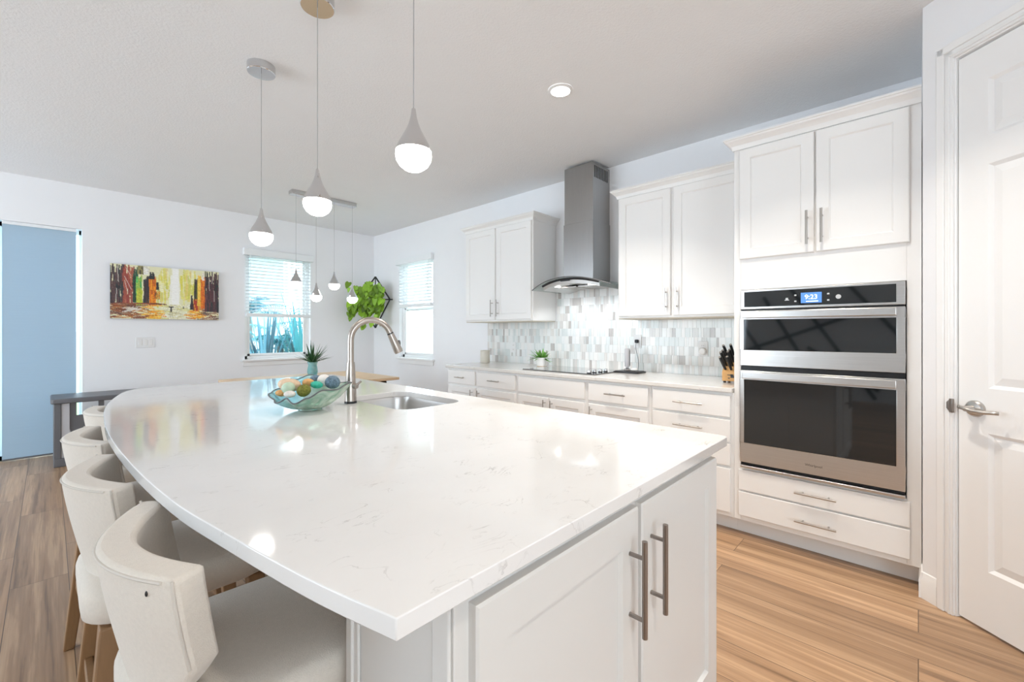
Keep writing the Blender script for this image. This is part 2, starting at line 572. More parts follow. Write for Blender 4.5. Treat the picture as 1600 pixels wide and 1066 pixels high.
def finish(name, me, m, parent=None, bevel=0.0, seg=2, smooth=True, angle=35, sub=0, solid=0.0, off=Vector((0, 0, 0))):
    if m is not None:
        me.materials.append(m)
    if smooth:
        me.polygons.foreach_set('use_smooth', [True] * len(me.polygons))
        me.set_sharp_from_angle(angle=math.radians(angle))
    o = bpy.data.objects.new(name, me)
    C.objects.link(o)
    if parent is not None:
        o.parent = parent
    LOC[o.name] = Vector(off)
    if solid:
        md = o.modifiers.new('solid', 'SOLIDIFY')
        md.thickness = solid
        md.offset = 0
    if sub:
        md = o.modifiers.new('sub', 'SUBSURF')
        md.levels = md.render_levels = sub
    if bevel:
        md = o.modifiers.new('bevel', 'BEVEL')
        md.width = bevel
        md.segments = seg
        md.limit_method = 'ANGLE'
        md.angle_limit = math.radians(40)
        md.harden_normals = False
    return o

def tag(o, label=None, cat=None, group=None, kind=None):
    if label: o['label'] = label
    if cat: o['category'] = cat
    if group: o['group'] = group
    if kind: o['kind'] = kind
    return o

def thing(name, loc, label, cat, group=None, rz=0.0, kind=None):
    o = bpy.data.objects.new(name, None)
    o.empty_display_size = 0.05
    C.objects.link(o)
    o.location = loc
    o.rotation_euler = (0, 0, rz)
    LOC[o.name] = Vector(loc)
    return tag(o, label, cat, group, kind)

def struct(o, label=None):
    o['kind'] = 'structure'
    if label: o['label'] = label
    return o

def copy_thing(root, loc, rz, label, group=None):
    r = root.copy()
    C.objects.link(r)
    r.location = loc
    r.rotation_euler = (0, 0, rz)
    r['label'] = label
    if group: r['group'] = group
    for ch in list(root.children):
        c = ch.copy()
        C.objects.link(c)
        c.parent = r
        for g in list(ch.children):
            d = g.copy()
            C.objects.link(d)
            d.parent = c
    return r

def crom(pts, n=6, closed=False):
    P = [Vector(p) for p in pts]
    out = []
    m = len(P)
    for i in range(m if closed else m - 1):
        if closed:
            a, b, c, d = P[(i - 1) % m], P[i], P[(i + 1) % m], P[(i + 2) % m]
        else:
            a, b, c, d = P[max(i - 1, 0)], P[i], P[i + 1], P[min(i + 2, m - 1)]
        for k in range(n):
            t = k / n
            out.append(0.5 * ((2 * b) + (c - a) * t + (2 * a - 5 * b + 4 * c - d) * t * t + (3 * b - a - 3 * c + d) * t ** 3))
    if not closed:
        out.append(P[-1])
    return out

def rrect(x0, x1, y0, y1, r, n=6):
    pts = []
    for cx, cy, a in ((x1 - r, y1 - r, 0), (x0 + r, y1 - r, PI / 2), (x0 + r, y0 + r, PI), (x1 - r, y0 + r, 1.5 * PI)):
        for k in range(n + 1):
            t = a + PI / 2 * k / n
            pts.append((cx + r * math.cos(t), cy + r * math.sin(t)))
    return pts

def plate(name, outer, holes, z0, z1, m, parent=None, bevel=0.003, label=None):
    """flat slab with holes, filled as one sheet"""
    cu = bpy.data.curves.new(name, 'CURVE')
    cu.dimensions = '2D'
    cu.fill_mode = 'BOTH'
    off = LOC[parent.name] if parent is not None else Vector((0, 0, 0))
    for loop in [outer] + holes:
        s = cu.splines.new('POLY')
        s.points.add(len(loop) - 1)
        for q, p in zip(s.points, loop):
            q.co = (p[0] - off.x, p[1] - off.y, 0, 1)
        s.use_cyclic_u = True
    cu.extrude = (z1 - z0) / 2
    tmp = bpy.data.objects.new('tmp', cu)
    C.objects.link(tmp)
    dg = bpy.context.evaluated_depsgraph_get()
    dg.update()
    me = bpy.data.meshes.new_from_object(tmp.evaluated_get(dg))
    bpy.data.objects.remove(tmp)
    bpy.data.curves.remove(cu)
    me.materials.clear()
    bm = bmesh.new()
    bm.from_mesh(me)
    bmesh.ops.remove_doubles(bm, verts=bm.verts, dist=1e-5)
    bmesh.ops.recalc_face_normals(bm, faces=bm.faces)
    bmesh.ops.translate(bm, verts=bm.verts, vec=(0, 0, (z0 + z1) / 2 - off.z))
    bm.to_mesh(me)
    bm.free()
    me.name = name
    return finish(name, me, m, parent, bevel=bevel, seg=2, angle=30, off=off)

# axes maps: (u, v, w) -> scene, w pointing out of the face
def faceX(x):      # faces -X: u = Y, v = Z, w = outwards
    return lambda p: (x - p[2], p[0], p[1])
def faceY(y):      # faces -Y: u = X
    return lambda p: (p[0], y - p[2], p[1])

def shaker(T, u0, u1, v0, v1, th=0.02, fw=0.058, rec=0.009):
    mb = MB(T)
    s = 0.012
    O = [(u0, v0), (u1, v0), (u1, v1), (u0, v1)]
    I = [(u0 + fw, v0 + fw), (u1 - fw, v0 + fw), (u1 - fw, v1 - fw), (u0 + fw, v1 - fw)]
    J = [(u0 + fw + s * .6, v0 + fw + s * .6), (u1 - fw - s * .6, v0 + fw + s * .6), (u1 - fw - s * .6, v1 - fw - s * .6), (u0 + fw + s * .6, v1 - fw - s * .6)]
    e = 0.004
    F = [(u0 + e, v0 + e), (u1 - e, v0 + e), (u1 - e, v1 - e), (u0 + e, v1 - e)]
    vs = [(a, b, 0) for a, b in O] + [(a, b, th - e) for a, b in O] + [(a, b, th) for a, b in F] + [(a, b, th) for a, b in I] + [(a, b, th - rec) for a, b in J]
    fs = [(3, 2, 1, 0)]
    for lv in range(4):
        for k in range(4):
            fs.append((lv * 4 + k, lv * 4 + (k + 1) % 4, lv * 4 + 4 + (k + 1) % 4, lv * 4 + 4 + k))
    fs.append((16, 17, 18, 19))
    return mb.add(vs, fs)

def slab(T, u0, u1, v0, v1, th=0.02):
    return MB(T).box((u0, v0, 0), (u1, v1, th))

def pull(T, u, v, length, horiz=True, out=0.034, th=0.02, r=0.0058, span=0.62):
    mb = MB(T)
    h, w = length / 2, th + out
    if horiz:
        mb.tube([(u - h, v, w), (u + h, v, w)], r, 10)
        for s in (-1, 1):
            mb.tube([(u + s * h * span, v, th - 0.002), (u + s * h * span, v, w)], r * 0.8, 8)
    else:
        mb.tube([(u, v - h, w), (u, v + h, w)], r, 10)
        for s in (-1, 1):
            mb.tube([(u, v + s * h * span, th - 0.002), (u, v + s * h * span, w)], r * 0.8, 8)
    return mb

# ---------------------------------------------------------------- the room shell
def wall_boxes(mb, a0, a1, z0, z1, w0, w1, holes, axis):
    """wall along an axis with rectangular openings (a, b, zlow, zhigh)"""
    def bx(p, q, zl, zh):
        if q - p < 1e-5 or zh - zl < 1e-5:
            return
        if axis == 'x': mb.box((p, w0, zl), (q, w1, zh))
        else: mb.box((w0, p, zl), (w1, q, zh))
    cur = a0
    for a, b, zl, zh in sorted(holes):
        bx(cur, a, z0, z1)
        bx(a, b, z0, zl)
        bx(a, b, zh, z1)
        cur = b
    bx(cur, a1, z0, z1)

mb = MB(); mb.box((-4.35, -3.35, -0.12), (3.75, 6.55, 0))
struct(mb.build('floor', M['floor'], smooth=False))
mb = MB(); mb.box((-4.35, -3.35, ZC), (3.75, 6.55, ZC + 0.12))
struct(mb.build('ceiling', M['ceiling'], smooth=False))

W1 = (1.735, 2.565, 0.885, 2.30)        # window_1 opening on the dining wall (x0, x1, z0, z1)
W2 = (4.80, 5.62, 0.87, 2.29)           # window_2 opening on the kitchen wall (y0, y1, z0, z1)
W3 = (-0.66, 0.238, 0.0, 2.315)         # window_3, glazed sliding door
mb = MB(); wall_boxes(mb, -4.2, XW + 0.15, 0, ZC, YW, YW + 0.15, [W1, W3], 'x')
struct(mb.build('wall_back', M['wall'], smooth=False))
mb = MB(); wall_boxes(mb, -3.2, YW, 0, ZC, XW, XW + 0.15, [W2], 'y')
struct(mb.build('wall_right', M['wall'], smooth=False))
mb = MB(); wall_boxes(mb, -3.2, YW, 0, ZC, -4.35, -4.2, [(2.75, 5.9, 0.2, 2.4)], 'y')  # unseen opening added to let sky light into the room
struct(mb.build('wall_left', M['accent'], smooth=False))
mb = MB(); wall_boxes(mb, -4.2, 2.2, 0, ZC, -3.35, -3.2, [(-2.8, 0.2, 0.2, 2.4)], 'x')  # opening behind the camera, likewise added for extra light
struct(mb.build('wall_front', M['wall'], smooth=False))

# pantry: short return wall, angled wall with the door, wall behind it
mb = MB(); mb.box((2.812, -0.115, 0), (XW, -0.015, ZC))
struct(mb.build('wall_pantry_return', M['wall'], smooth=False))
DIR = Vector((-0.66, -0.751, 0)).normalized()
P0 = Vector((2.717, -0.124, 0))                     # hinge-free edge of the door leaf
ANG = math.atan2(DIR.y, DIR.x)
pw = thing('wall_pantry', (P0.x, P0.y, 0), None, None, rz=ANG)
struct(pw)
mb = MB()
def pbox(mb, a, b): mb.box(a, b)
pbox(mb, (-0.1435, 0, 0), (-0.02, 0.10, ZC))
pbox(mb, (0.785, 0, 0), (1.05, 0.10, ZC))
pbox(mb, (-0.02, 0, 2.462), (0.785, 0.10, ZC))
mb.build('wall_surface', M['wall'], pw, smooth=False, local=True)
e = P0 + DIR * 1.05
mb = MB(); mb.box((e.x - 0.02, -3.2, 0), (e.x + 0.10, e.y + 0.03, ZC))
struct(mb.build('wall_pantry_side', M['wall'], smooth=False))

# door casing
tr = thing('trim_1', (P0.x, P0.y, 0), None, None, rz=ANG); struct(tr)
mb = MB()
def casing(mb, x0, x1, z0, z1, flip=1):
    mb.box((x0, -0.012, z0), (x1, 0.0, z1))
mb.box((-0.074, -0.012, 0), (-0.008, 0.004, 2.522)); mb.box((-0.070, -0.019, 0), (-0.040, -0.010, 2.518)); mb.box((-0.028, -0.017, 0), (-0.018, -0.010, 2.47))
mb.box((0.770, -0.012, 0), (0.836, 0.004, 2.522)); mb.box((0.802, -0.019, 0), (0.832, -0.010, 2.518))
mb.box((-0.074, -0.012, 2.452), (0.836, 0.004, 2.522)); mb.box((-0.070, -0.019, 2.486), (0.832, -0.010, 2.518)); mb.box((-0.028, -0.017, 2.462), (0.79, -0.010, 2.472))
mb.box((-0.012, -0.002, 0), (-0.003, 0.09, 2.455)); mb.box((0.765, -0.002, 0), (0.775, 0.09, 2.455)); mb.box((-0.012, -0.002, 2.446), (0.775, 0.09, 2.455))
mb.build('casing', M['trim'], tr, bevel=0.003, local=True)

# six-panel door
dr = thing('door_1', (P0.x, P0.y, 0), None, None, rz=ANG); struct(dr)
DW, DH, Y0 = 0.762, 2.438, 0.008                     # face of the leaf sits a little inside the casing
def panel_door():
    mb = MB()
    xs = [0.108, 0.325, 0.437, 0.654]
    rows = [(0.255, 0.828), (1.015, 1.943), (2.06, 2.297)]
    mb.box((0, Y0 + 0.012, 0.012), (DW, Y0 + 0.04, DH))
    # flat stiles and rails
    def face(x0, x1, z0, z1):
        mb.box((x0, Y0, z0), (x1, Y0 + 0.0125, z1))
    face(0, xs[0], 0.012, DH); face(xs[3], DW, 0.012, DH); face(xs[1], xs[2], 0.012, DH)
    for a, b in ((xs[0], xs[1]), (xs[2], xs[3])):
        z = 0.012
        for r0, r1 in rows:
            face(a, b, z, r0); z = r1
        face(a, b, z, DH)
        for r0, r1 in rows:
            s1, s2 = 0.014, 0.046
            L0 = [(a, r0), (b, r0), (b, r1), (a, r1)]
            L1 = [(a + s1, r0 + s1), (b - s1, r0 + s1), (b - s1, r1 - s1), (a + s1, r1 - s1)]
            L2 = [(a + s2, r0 + s2), (b - s2, r0 + s2), (b - s2, r1 - s2), (a + s2, r1 - s2)]
            vs = [(p[0], Y0, p[1]) for p in L0] + [(p[0], Y0 + 0.011, p[1]) for p in L1] + [(p[0], Y0 + 0.003, p[1]) for p in L2]
            fs = [(k + 4 * l, (k + 1) % 4 + 4 * l, (k + 1) % 4 + 4 * l + 4, k + 4 * l + 4) for l in (0, 1) for k in range(4)] + [(8, 9, 10, 11)]
            mb.add(vs, fs)
    return mb
panel_door().build('leaf', M['trim'], dr, smooth=False, local=True)
mb = MB(lambda p: (p[0], -p[2], p[1]))               # lathe axis out of the door
mb.lathe([(0.034, -0.008), (0.034, 0.004), (0.029, 0.010), (0.013, 0.014), (0.012, 0.045), (0.010, 0.048)], (0.066, 0.925, 0), 28)
lev = mb
mb = MB()
mb.tube(crom([(0.045, -0.048, 0.930), (0.066, -0.052, 0.927), (0.10, -0.052, 0.921), (0.135, -0.050, 0.921), (0.165, -0.044, 0.924), (0.176, -0.036, 0.924)], 5), [0.0085] * 6 + [0.0095] * 9 + [0.008] * 11, 12)
lev.build('door_rose', M['nickel'], dr, local=True)
mb.build('door_handle', M['nickel'], dr, local=True)
mb = MB(); mb.box((-0.016, -0.022, 0.895), (-0.003, -0.010, 0.955)); mb.prism([(-0.016, 0.900), (-0.026, 0.912), (-0.026, 0.938), (-0.016, 0.950)], -0.0225, -0.0195, 'y')
mb.build('strike_plate', M['darkmetal'], dr, bevel=0.002, local=True)

# baseboards
def base_profile(mb, p, q, n):
    """board along p->q standing off along n"""
    p, q, n = Vector(p), Vector(q), Vector(n)
    prof = [(0, 0), (0.014, 0), (0.014, 0.085), (0.010, 0.10), (0.006, 0.118), (0, 0.122)]
    vs = [tuple(p + n * a + Vector((0, 0, b))) for a, b in prof] + [tuple(q + n * a + Vector((0, 0, b))) for a, b in prof]
    k = len(prof)
    mb.add(vs, [tuple(range(k)), tuple(range(2 * k - 1, k - 1, -1))] + [(i, (i + 1) % k, k + (i + 1) % k, k + i) for i in range(k)])
mb = MB(); base_profile(mb, (0.25, YW, 0), (XW, YW, 0), (0, -1, 0)); struct(mb.build('baseboard_back', M['trim']))
mb = MB(); base_profile(mb, (XW, 3.72, 0), (XW, YW, 0), (-1, 0, 0)); struct(mb.build('baseboard_right', M['trim']))
mb = MB()
nrm = Vector((DIR.y, -DIR.x, 0))
a = P0 - DIR * 0.074; b = P0 - DIR * 0.150
base_profile(mb, a, b, nrm)
base_profile(mb, (2.80, -0.015, 0), (2.99, -0.015, 0), (0, 1, 0))
struct(mb.build('baseboard_pantry', M['trim']))

# trims on the accent wall behind the camera (seen in the oven glass)
tw = thing('trim_2', (-4.2, 1.4, 0), None, None); struct(tw)
for p, q in (((-0.5, 0.2), (1.0, 2.2)), ((0.55, 0.05), (2.15, 2.6)), ((0.35, 1.75), (2.9, 0.75)), ((2.3, 1.95), (1.45, 0.4)), ((1.55, 0.95), (0.5, 0.2)), ((2.75, 1.5), (1.95, 0.2))):
    d_ = Vector((0, q[0] - p[0], q[1] - p[1])).normalized()
    s_ = Vector((0, -d_.z, d_.y)) * 0.03
    P_, Q_ = Vector((-4.199, p[0], p[1])), Vector((-4.199, q[0], q[1]))
    k_ = Vector((0.025, 0, 0))
    mb = MB()
    mb.add([P_ - s_, P_ + s_, Q_ + s_, Q_ - s_, P_ - s_ + k_, P_ + s_ + k_, Q_ + s_ + k_, Q_ - s_ + k_], [(0, 3, 2, 1), (4, 5, 6, 7), (0, 1, 5, 4), (1, 2, 6, 5), (2, 3, 7, 6), (3, 0, 4, 7)])
    mb.build('trim_strip', M['teal'], tw, smooth=False)

# ---------------------------------------------------------------- windows
def window(name, T, u0, u1, v0, v1, depth=0.11, meet=None, sill=True):
    """T maps (u, v, w): w = 0 at the inner wall face, negative into the wall"""
    w = thing(name, (0, 0, 0), None, None); struct(w)
    f = 0.045
    mb = MB(T)
    a, b = -depth, -depth + 0.05
    mb.box((u0, v0, a), (u0 + f, v1, b)); mb.box((u1 - f, v0, a), (u1, v1, b))
    mb.box((u0, v0, a), (u1, v0 + f, b)); mb.box((u0, v1 - f, a), (u1, v1, b))
    mb.build('window_frame', M['vinyl'], w, bevel=0.003)
    mv = meet or (v0 + v1) / 2
    g = 0.03
    for nm, z0, z1, o in (('upper_sash', mv - 0.02, v1 - f, 0.008), ('lower_sash', v0 + f, mv + 0.02, 0.03)):
        mb = MB(T)
        c, d = a + o, a + o + 0.018
        mb.box((u0 + f, z0, c), (u0 + f + g, z1, d)); mb.box((u1 - f - g, z0, c), (u1 - f, z1, d))
        mb.box((u0 + f, z0, c), (u1 - f, z0 + g, d)); mb.box((u0 + f, z1 - g, c), (u1 - f, z1, d))
        s = mb.build(nm, M['vinyl'], w, bevel=0.002)
        mb = MB(T)
        mb.box((u0 + f + g - 0.004, z0 + g - 0.004, (c + d) / 2 - 0.002), (u1 - f - g + 0.004, z1 - g + 0.004, (c + d) / 2 + 0.002))
        mb.build('pane', M['pane'], s, smooth=False)
    if sill:
        mb = MB(T)
        mb.box((u0 - 0.045, v0 - 0.022, -0.06), (u1 + 0.045, v0 + 0.004, 0.045))
        mb.box((u0 - 0.02, v0 - 0.085, 0.0), (u1 + 0.02, v0 - 0.022, 0.014))
        mb.build('sill', M['trim'], w, bevel=0.004)
    return w

TB = lambda p: (p[0], YW - p[2], p[1])               # dining wall, w out into the room
TR = lambda p: (XW - p[2], p[0], p[1])               # kitchen wall
window('window_1', TB, W1[0], W1[1], W1[2], W1[3], meet=1.47)
window('window_2', TR, W2[0], W2[1], W2[2], W2[3], meet=1.58)

# glazed sliding door behind the shades
w3 = thing('window_3', (0, 0, 0), None, None); struct(w3)
mb = MB(TB)
for u in (W3[0], -0.34, W3[1] - 0.022):
    mb.box((u, 0, -0.13), (u + (0.022 if u > 0 else 0.05), W3[3], -0.09))
mb.box((W3[0], W3[3] - 0.05, -0.13), (W3[1], W3[3], -0.09)); mb.box((W3[0], 0, -0.13), (W3[1], 0.05, -0.09))
mb.build('window_frame', M['vinyl'], w3, bevel=0.003)
mb = MB(TB)
mb.box((W3[0] + 0.04, 0.04, -0.112), (W3[1] - 0.02, W3[3] - 0.04, -0.108))
mb.build('pane', M['pane'], w3, smooth=False)

def shade(u0, u1, label):
    t = thing('panel_blind', ((u0 + u1) / 2, YW + 0.03, 0.0), label, 'fabric blind', 'fabric panels over the sliding door')
    mb = MB(TB); mb.box((u0, 0.02, -0.032), (u1, 2.285, -0.028)); mb.build('fabric_panel', M['shade'], t)
    mb = MB(TB); mb.box((u0, 2.283, -0.045), (u1, 2.313, -0.015)); mb.build('headrail', M['slat'], t, bevel=0.003)
    mb = MB(TB); mb.box((u0, 0.008, -0.037), (u1, 0.024, -0.023)); mb.build('bottom_rail', M['greyplastic'], t, bevel=0.002)
    return t
shade(-0.305, 0.196, 'pale blue fabric shade panel covering the glass door, next to the dark grey stand')
shade(-0.62, -0.33, 'pale blue fabric shade panel farther from the wall painting, cut by the frame edge')

def blind(name, T, u0, u1, vtop, vbot, label, pitch, tilt):
    t = thing(name, T(((u0 + u1) / 2, vbot, 0.03)), label, 'window blind', 'white slatted window blinds')
    mb = MB(T); mb.box((u0 - 0.030, vtop - 0.085, 0.002), (u1 + 0.030, vtop + 0.005, 0.060)); mb.build('valance', M['slat'], t, bevel=0.004)
    mb = MB(T)
    v = vtop - 0.10
    hw, k = 0.024, math.radians(tilt)
    cs, sn = math.cos(k), math.sin(k)
    while v > vbot + 0.05:
        q = 0.0014
        vs = [(u0 + 0.006, v + a * sn + b * cs, 0.012 + a * cs - b * sn) for a, b in ((-hw, -q), (hw, -q), (hw, q), (-hw, q))]
        vs += [(u1 - 0.006, y, z) for _, y, z in vs]
        mb.add(vs, [(0, 1, 2, 3), (7, 6, 5, 4), (0, 4, 5, 1), (1, 5, 6, 2), (2, 6, 7, 3), (3, 7, 4, 0)])
        v -= pitch
    mb.build('slats', M['slat'], t, smooth=False)
    mb = MB(T); mb.box((u0 + 0.002, vbot, -0.012), (u1 - 0.002, vbot + 0.045, 0.040)); mb.build('bottom_rail', M['slat'], t, bevel=0.004)
    for u in (u0 + 0.12, u1 - 0.12):
        for d in (-0.011, 0.036):
            mb = MB(T); mb.tube([(u, vtop - 0.06, d), (u, vbot + 0.03, d)], 0.0012, 6); mb.build('ladder_cord', M['slat'], t)
    mb = MB(T); mb.tube([(u0 + 0.05, vtop - 0.07, 0.05), (u0 + 0.05, vtop - 0.55, 0.05)], 0.004, 8); mb.build('wand', M['slat'], t)
blind('window_blind', TB, W1[0] + 0.004, W1[1] - 0.004, 2.325, 1.445, 'half-raised white slatted blind on the window nearest the wall painting', 0.044, 8)
blind('window_blind', TR, W2[0] + 0.004, W2[1] - 0.004, 2.31, 1.60, 'half-raised white slatted blind on the narrow window behind the faucet', 0.044, 22)

# ---------------------------------------------------------------- outdoors
mb = MB(); mb.box((-6, 6.6, -0.25), (14, 22, -0.05)); struct(mb.build('ground', M['lawn'], smooth=False))
mb = MB(); mb.box((3.75, -4, -0.25), (14, 6.6, -0.05)); struct(mb.build('ground_side', M['lawn'], smooth=False))

def garden_fence():
    t = thing('garden_fence', (6.3, 5.5, -0.05), 'white vinyl privacy fence outside the narrow window', 'fence')
    mb = MB(); mb.box((6.28, -2, -0.05), (6.32, 14, 1.62)); mb.build('fence_panel', M['vinyl'], t)
    mb = MB(); mb.box((6.25, -2, 1.36), (6.28, 14, 1.46)); mb.build('rail', M['vinyl'], t, bevel=0.004)
    for y in (0.4, 2.8, 5.2, 7.6, 10.0, 12.4):
        mb = MB(); mb.box((6.24, y, -0.05), (6.36, y + 0.12, 1.72)); mb.build('post', M['vinyl'], t, bevel=0.006)
garden_fence()

def neighbour_house():
    t = thing('neighbour_house', (4.6, 15.0, -0.05), 'blue grey house beyond the palms, seen through the blind', 'house')
    mb = MB(); mb.box((3.3, 15, -0.05), (5.2, 18, 3.7)); mb.build('wall', M['housewall'], t, smooth=False)
    mb = MB(); mb.prism([(3.0, 3.7), (5.5, 3.7), (4.25, 5.0)], 14.7, 18.4, 'y'); mb.build('roof', M['greyplastic'], t, smooth=False)
neighbour_house()

def frond(mb, base, az, el, ln, droop, wid, nl=13):
    pts = []
    d = Vector((math.cos(az) * math.cos(el), math.sin(az) * math.cos(el), math.sin(el)))
    for i in range(9):
        s = i / 8
        pts.append(Vector(base) + d * ln * s + Vector((0, 0, -droop * s * s)))
    mb.tube(pts, [0.012 * (1 - 0.8 * i / 8) for i in range(9)], 5)
    side = Vector((-math.sin(az), math.cos(az), 0))
    for i in range(2, 2 + nl):
        s = i / (nl + 1)
        j = min(int(s * 8), 7)
        p = pts[j].lerp(pts[j + 1], s * 8 - j)
        tan = (pts[j + 1] - pts[j]).normalized()
        l = wid * math.sin(PI * min(1, 0.25 + 0.75 * s)) * 1.1 + 0.05
        for sg in (-1, 1):
            q = p + side * sg * l * 0.85 + tan * l * 0.55 + Vector((0, 0, -0.25 * l))
            m_ = (p + q) / 2 + Vector((0, 0, 0.04))
            h = tan * 0.016
            mb.add([p - h, p + h, m_ + h, m_ - h, q], [(0, 1, 2, 3), (3, 2, 4)])

def palm(x, y, h, n, ln, mat_, label, seed, rad=0.06):
    rnd = random.Random(seed)
    t = thing('palm_tree', (x, y, -0.05), label, 'palm')
    mb = MB(); mb.tube([(x, y, -0.05), (x + 0.03, y, h * 0.5), (x, y, h)], [rad * 1.3, rad, rad * 0.85], 10); mb.build('trunk', M['trunk'], t)
    mb = MB()
    for k in range(n):
        az = 2 * PI * k / n + rnd.uniform(-0.3, 0.3)
        frond(mb, (x, y, h - 0.05), az, rnd.uniform(0.15, 1.2), ln * rnd.uniform(0.75, 1.1), ln * rnd.uniform(0.35, 0.75), ln * 0.28)
    mb.build('fronds', M[mat_], t, smooth=False)
palm(2.75, 8.1, 1.00, 11, 0.85, 'palm', 'low teal palm with a thick clump of fronds close behind the window', 3)
palm(3.75, 9.2, 1.45, 10, 0.9, 'palm2', 'blue grey palm standing on the corner side of the thick teal clump', 5)
palm(2.2, 9.4, 1.35, 10, 0.85, 'palm', 'slim teal palm towards the wall painting side of the window view', 8)
palm(3.05, 10.9, 1.7, 11, 0.95, 'palm2', 'grey blue palm farthest from the window, behind the teal palms', 11)
def blade(mb, base, az, el, ln, wd, curl, n=6):
    d = Vector((math.cos(az) * math.cos(el), math.sin(az) * math.cos(el), math.sin(el)))
    sd = Vector((-math.sin(az), math.cos(az), 0))
    vs = []
    for i in range(n + 1):
        q = i / n
        p = Vector(base) + d * ln * q + Vector((math.cos(az), math.sin(az), -0.7)) * (curl * q * q)
        w = wd * (1 - q ** 2.2) * 0.5 + 0.001
        vs += [p - sd * w, p + Vector((0, 0, -w * 0.3)), p + sd * w]
    fs = []
    for i in range(n):
        fs += [(i * 3, i * 3 + 1, i * 3 + 4, i * 3 + 3), (i * 3 + 1, i * 3 + 2, i * 3 + 5, i * 3 + 4)]
    mb.add(vs, fs)
def strap_plant(x, y, h, n, mat_, label, seed):
    rnd = random.Random(seed)
    t = thing('strap_leaf_plant', (x, y, -0.05), label, 'plant')
    mb = MB()
    for k in range(n):
        az = rnd.uniform(0, 2 * PI)
        blade(mb, (x + 0.05 * math.cos(az), y + 0.05 * math.sin(az), -0.05 + h * 0.25 * rnd.random()), az, rnd.uniform(1.1, 1.5), h * rnd.uniform(0.5, 1.0), rnd.uniform(0.04, 0.09), rnd.uniform(0.02, 0.14) * h)
    mb.build('leaves', M[mat_], t, smooth=False)
    mb = MB(); mb.tube([(x, y, -0.05), (x, y, h * 0.3)], [0.05, 0.03], 8); mb.build('stem', M['trunk'], t)
strap_plant(2.42, 7.75, 1.66, 56, 'palm2', 'upright grey blue strap-leaved plant just outside, at the painting side of the window', 2)
strap_plant(2.95, 7.60, 1.74, 60, 'palm', 'upright teal strap-leaved plant just outside, at the corner side of the window', 4)
mb = MB(); mb.box((-1, 12.6, -0.05), (9, 12.7, 1.25)); wl_ = mb.build('garden_wall', M['vinyl'], None, smooth=False); struct(wl_)

# ---------------------------------------------------------------- backsplash
mb = MB()
rnd = random.Random(4)
rowh = 0.0755
def tile_row(z, y0, y1, zt):
    y = y0 - rnd.uniform(0, 0.02)
    while y < y1:
        w = rnd.choice((0.016, 0.022, 0.03, 0.04, 0.05))
        a, b = max(y, y0), min(y + w, y1)
        if b - a > 0.004:
            mb.box((XW - 0.010, a + 0.0006, z + 0.0006), (XW - 0.002, b - 0.0006, zt - 0.0006))
        y += w
z = TOP
while z < 1.70:
    zt = min(z + rowh, 1.70)
    if z < 1.355:
        tile_row(z, 0.835, 1.80, min(zt, 1.358)); tile_row(z, 2.70, 3.72, min(zt, 1.358))
    tile_row(z, 1.80, 2.70, zt)
    z += rowh
bs = thing('wall_backsplash', (XW, 2.2, TOP), None, None); struct(bs)
mb.build('tile_surface', M['tile'], bs, smooth=False)
mb = MB()
mb.box((XW - 0.006, 0.835, TOP), (XW, 3.72, 1.358)); mb.box((XW - 0.006, 1.80, 1.35), (XW, 2.70, 1.70))
mb.build('grout_surface', M['grout'], bs, smooth=False)

# ---------------------------------------------------------------- wall cabinets
def crown(mb, x, y0, y1, z, ret0=True, ret1=True, xb=XW - 0.002, s=1.0):
    """moulding along the front at x (faces -X) with returns to the wall; profile (out, up)"""
    prof = [(0.0, -0.012), (0.006, -0.012), (0.010, 0.0), (0.014, 0.012), (0.030, 0.030), (0.040, 0.036), (0.044, 0.044), (0.050, 0.046), (0.050, 0.056), (0.0, 0.056)]
    prof = [(a * s, b * s) for a, b in prof]
    k = len(prof)
    path = []
    for o in (0,):
        pass
    def ring(f):
        return [f(a, b) for a, b in prof]
    rings = []
    if ret1:
        rings.append(ring(lambda a, b: (xb, y1 + a, z + b)))
        rings.append(ring(lambda a, b: (x - a, y1 + a, z + b)))
    else:
        rings.append(ring(lambda a, b: (x - a, y1, z + b)))
    if ret0:
        rings.append(ring(lambda a, b: (x - a, y0 - a, z + b)))
        rings.append(ring(lambda a, b: (xb, y0 - a, z + b)))
    else:
        rings.append(ring(lambda a, b: (x - a, y0, z + b)))
    vs = [p for r in rings for p in r]
    fs = []
    for i in range(len(rings) - 1):
        for j in range(k):
            fs.append((i * k + j, i * k + (j + 1) % k, (i + 1) * k + (j + 1) % k, (i + 1) * k + j))
    fs.append(tuple(range(k))); fs.append(tuple(range(len(vs) - 1, len(vs) - 1 - k, -1)))
    mb.add(vs, fs)

XF = 3.20                       # front of the wall-cabinet boxes
def wall_cabinet(y0, y1, z0, z1, label, ymid, right_return, left_return):
    t = thing('wall_cabinet', (XW, (y0 + y1) / 2, z0), label, 'cabinet', 'white wall cabinets')
    mb = MB(); mb.box((XF, y0, z0), (XW - 0.001, y1, z1)); mb.build('body', M['cab'], t, bevel=0.002)
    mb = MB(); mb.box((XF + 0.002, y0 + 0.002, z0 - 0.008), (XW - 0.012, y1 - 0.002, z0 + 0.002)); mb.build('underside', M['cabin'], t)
    T = faceX(XF)
    ha = z0 + 0.135
    d = shaker(T, y0 + 0.016, ymid - 0.012, z0 + 0.014, z1 - 0.016).build('door', M['cab'], t, smooth=False)
    pull(T, ymid - 0.042, ha, 0.175, False).build('handle', M['nickel'], d)
    d = shaker(T, ymid + 0.012, y1 - 0.016, z0 + 0.014, z1 - 0.016).build('door', M['cab'], t, smooth=False)
    pull(T, ymid + 0.042, ha, 0.175, False).build('handle', M['nickel'], d)
    mb = MB(); crown(mb, XF - 0.004, y0, y1, z1, right_return, left_return); mb.build('crown', M['cab'], t, angle=20)
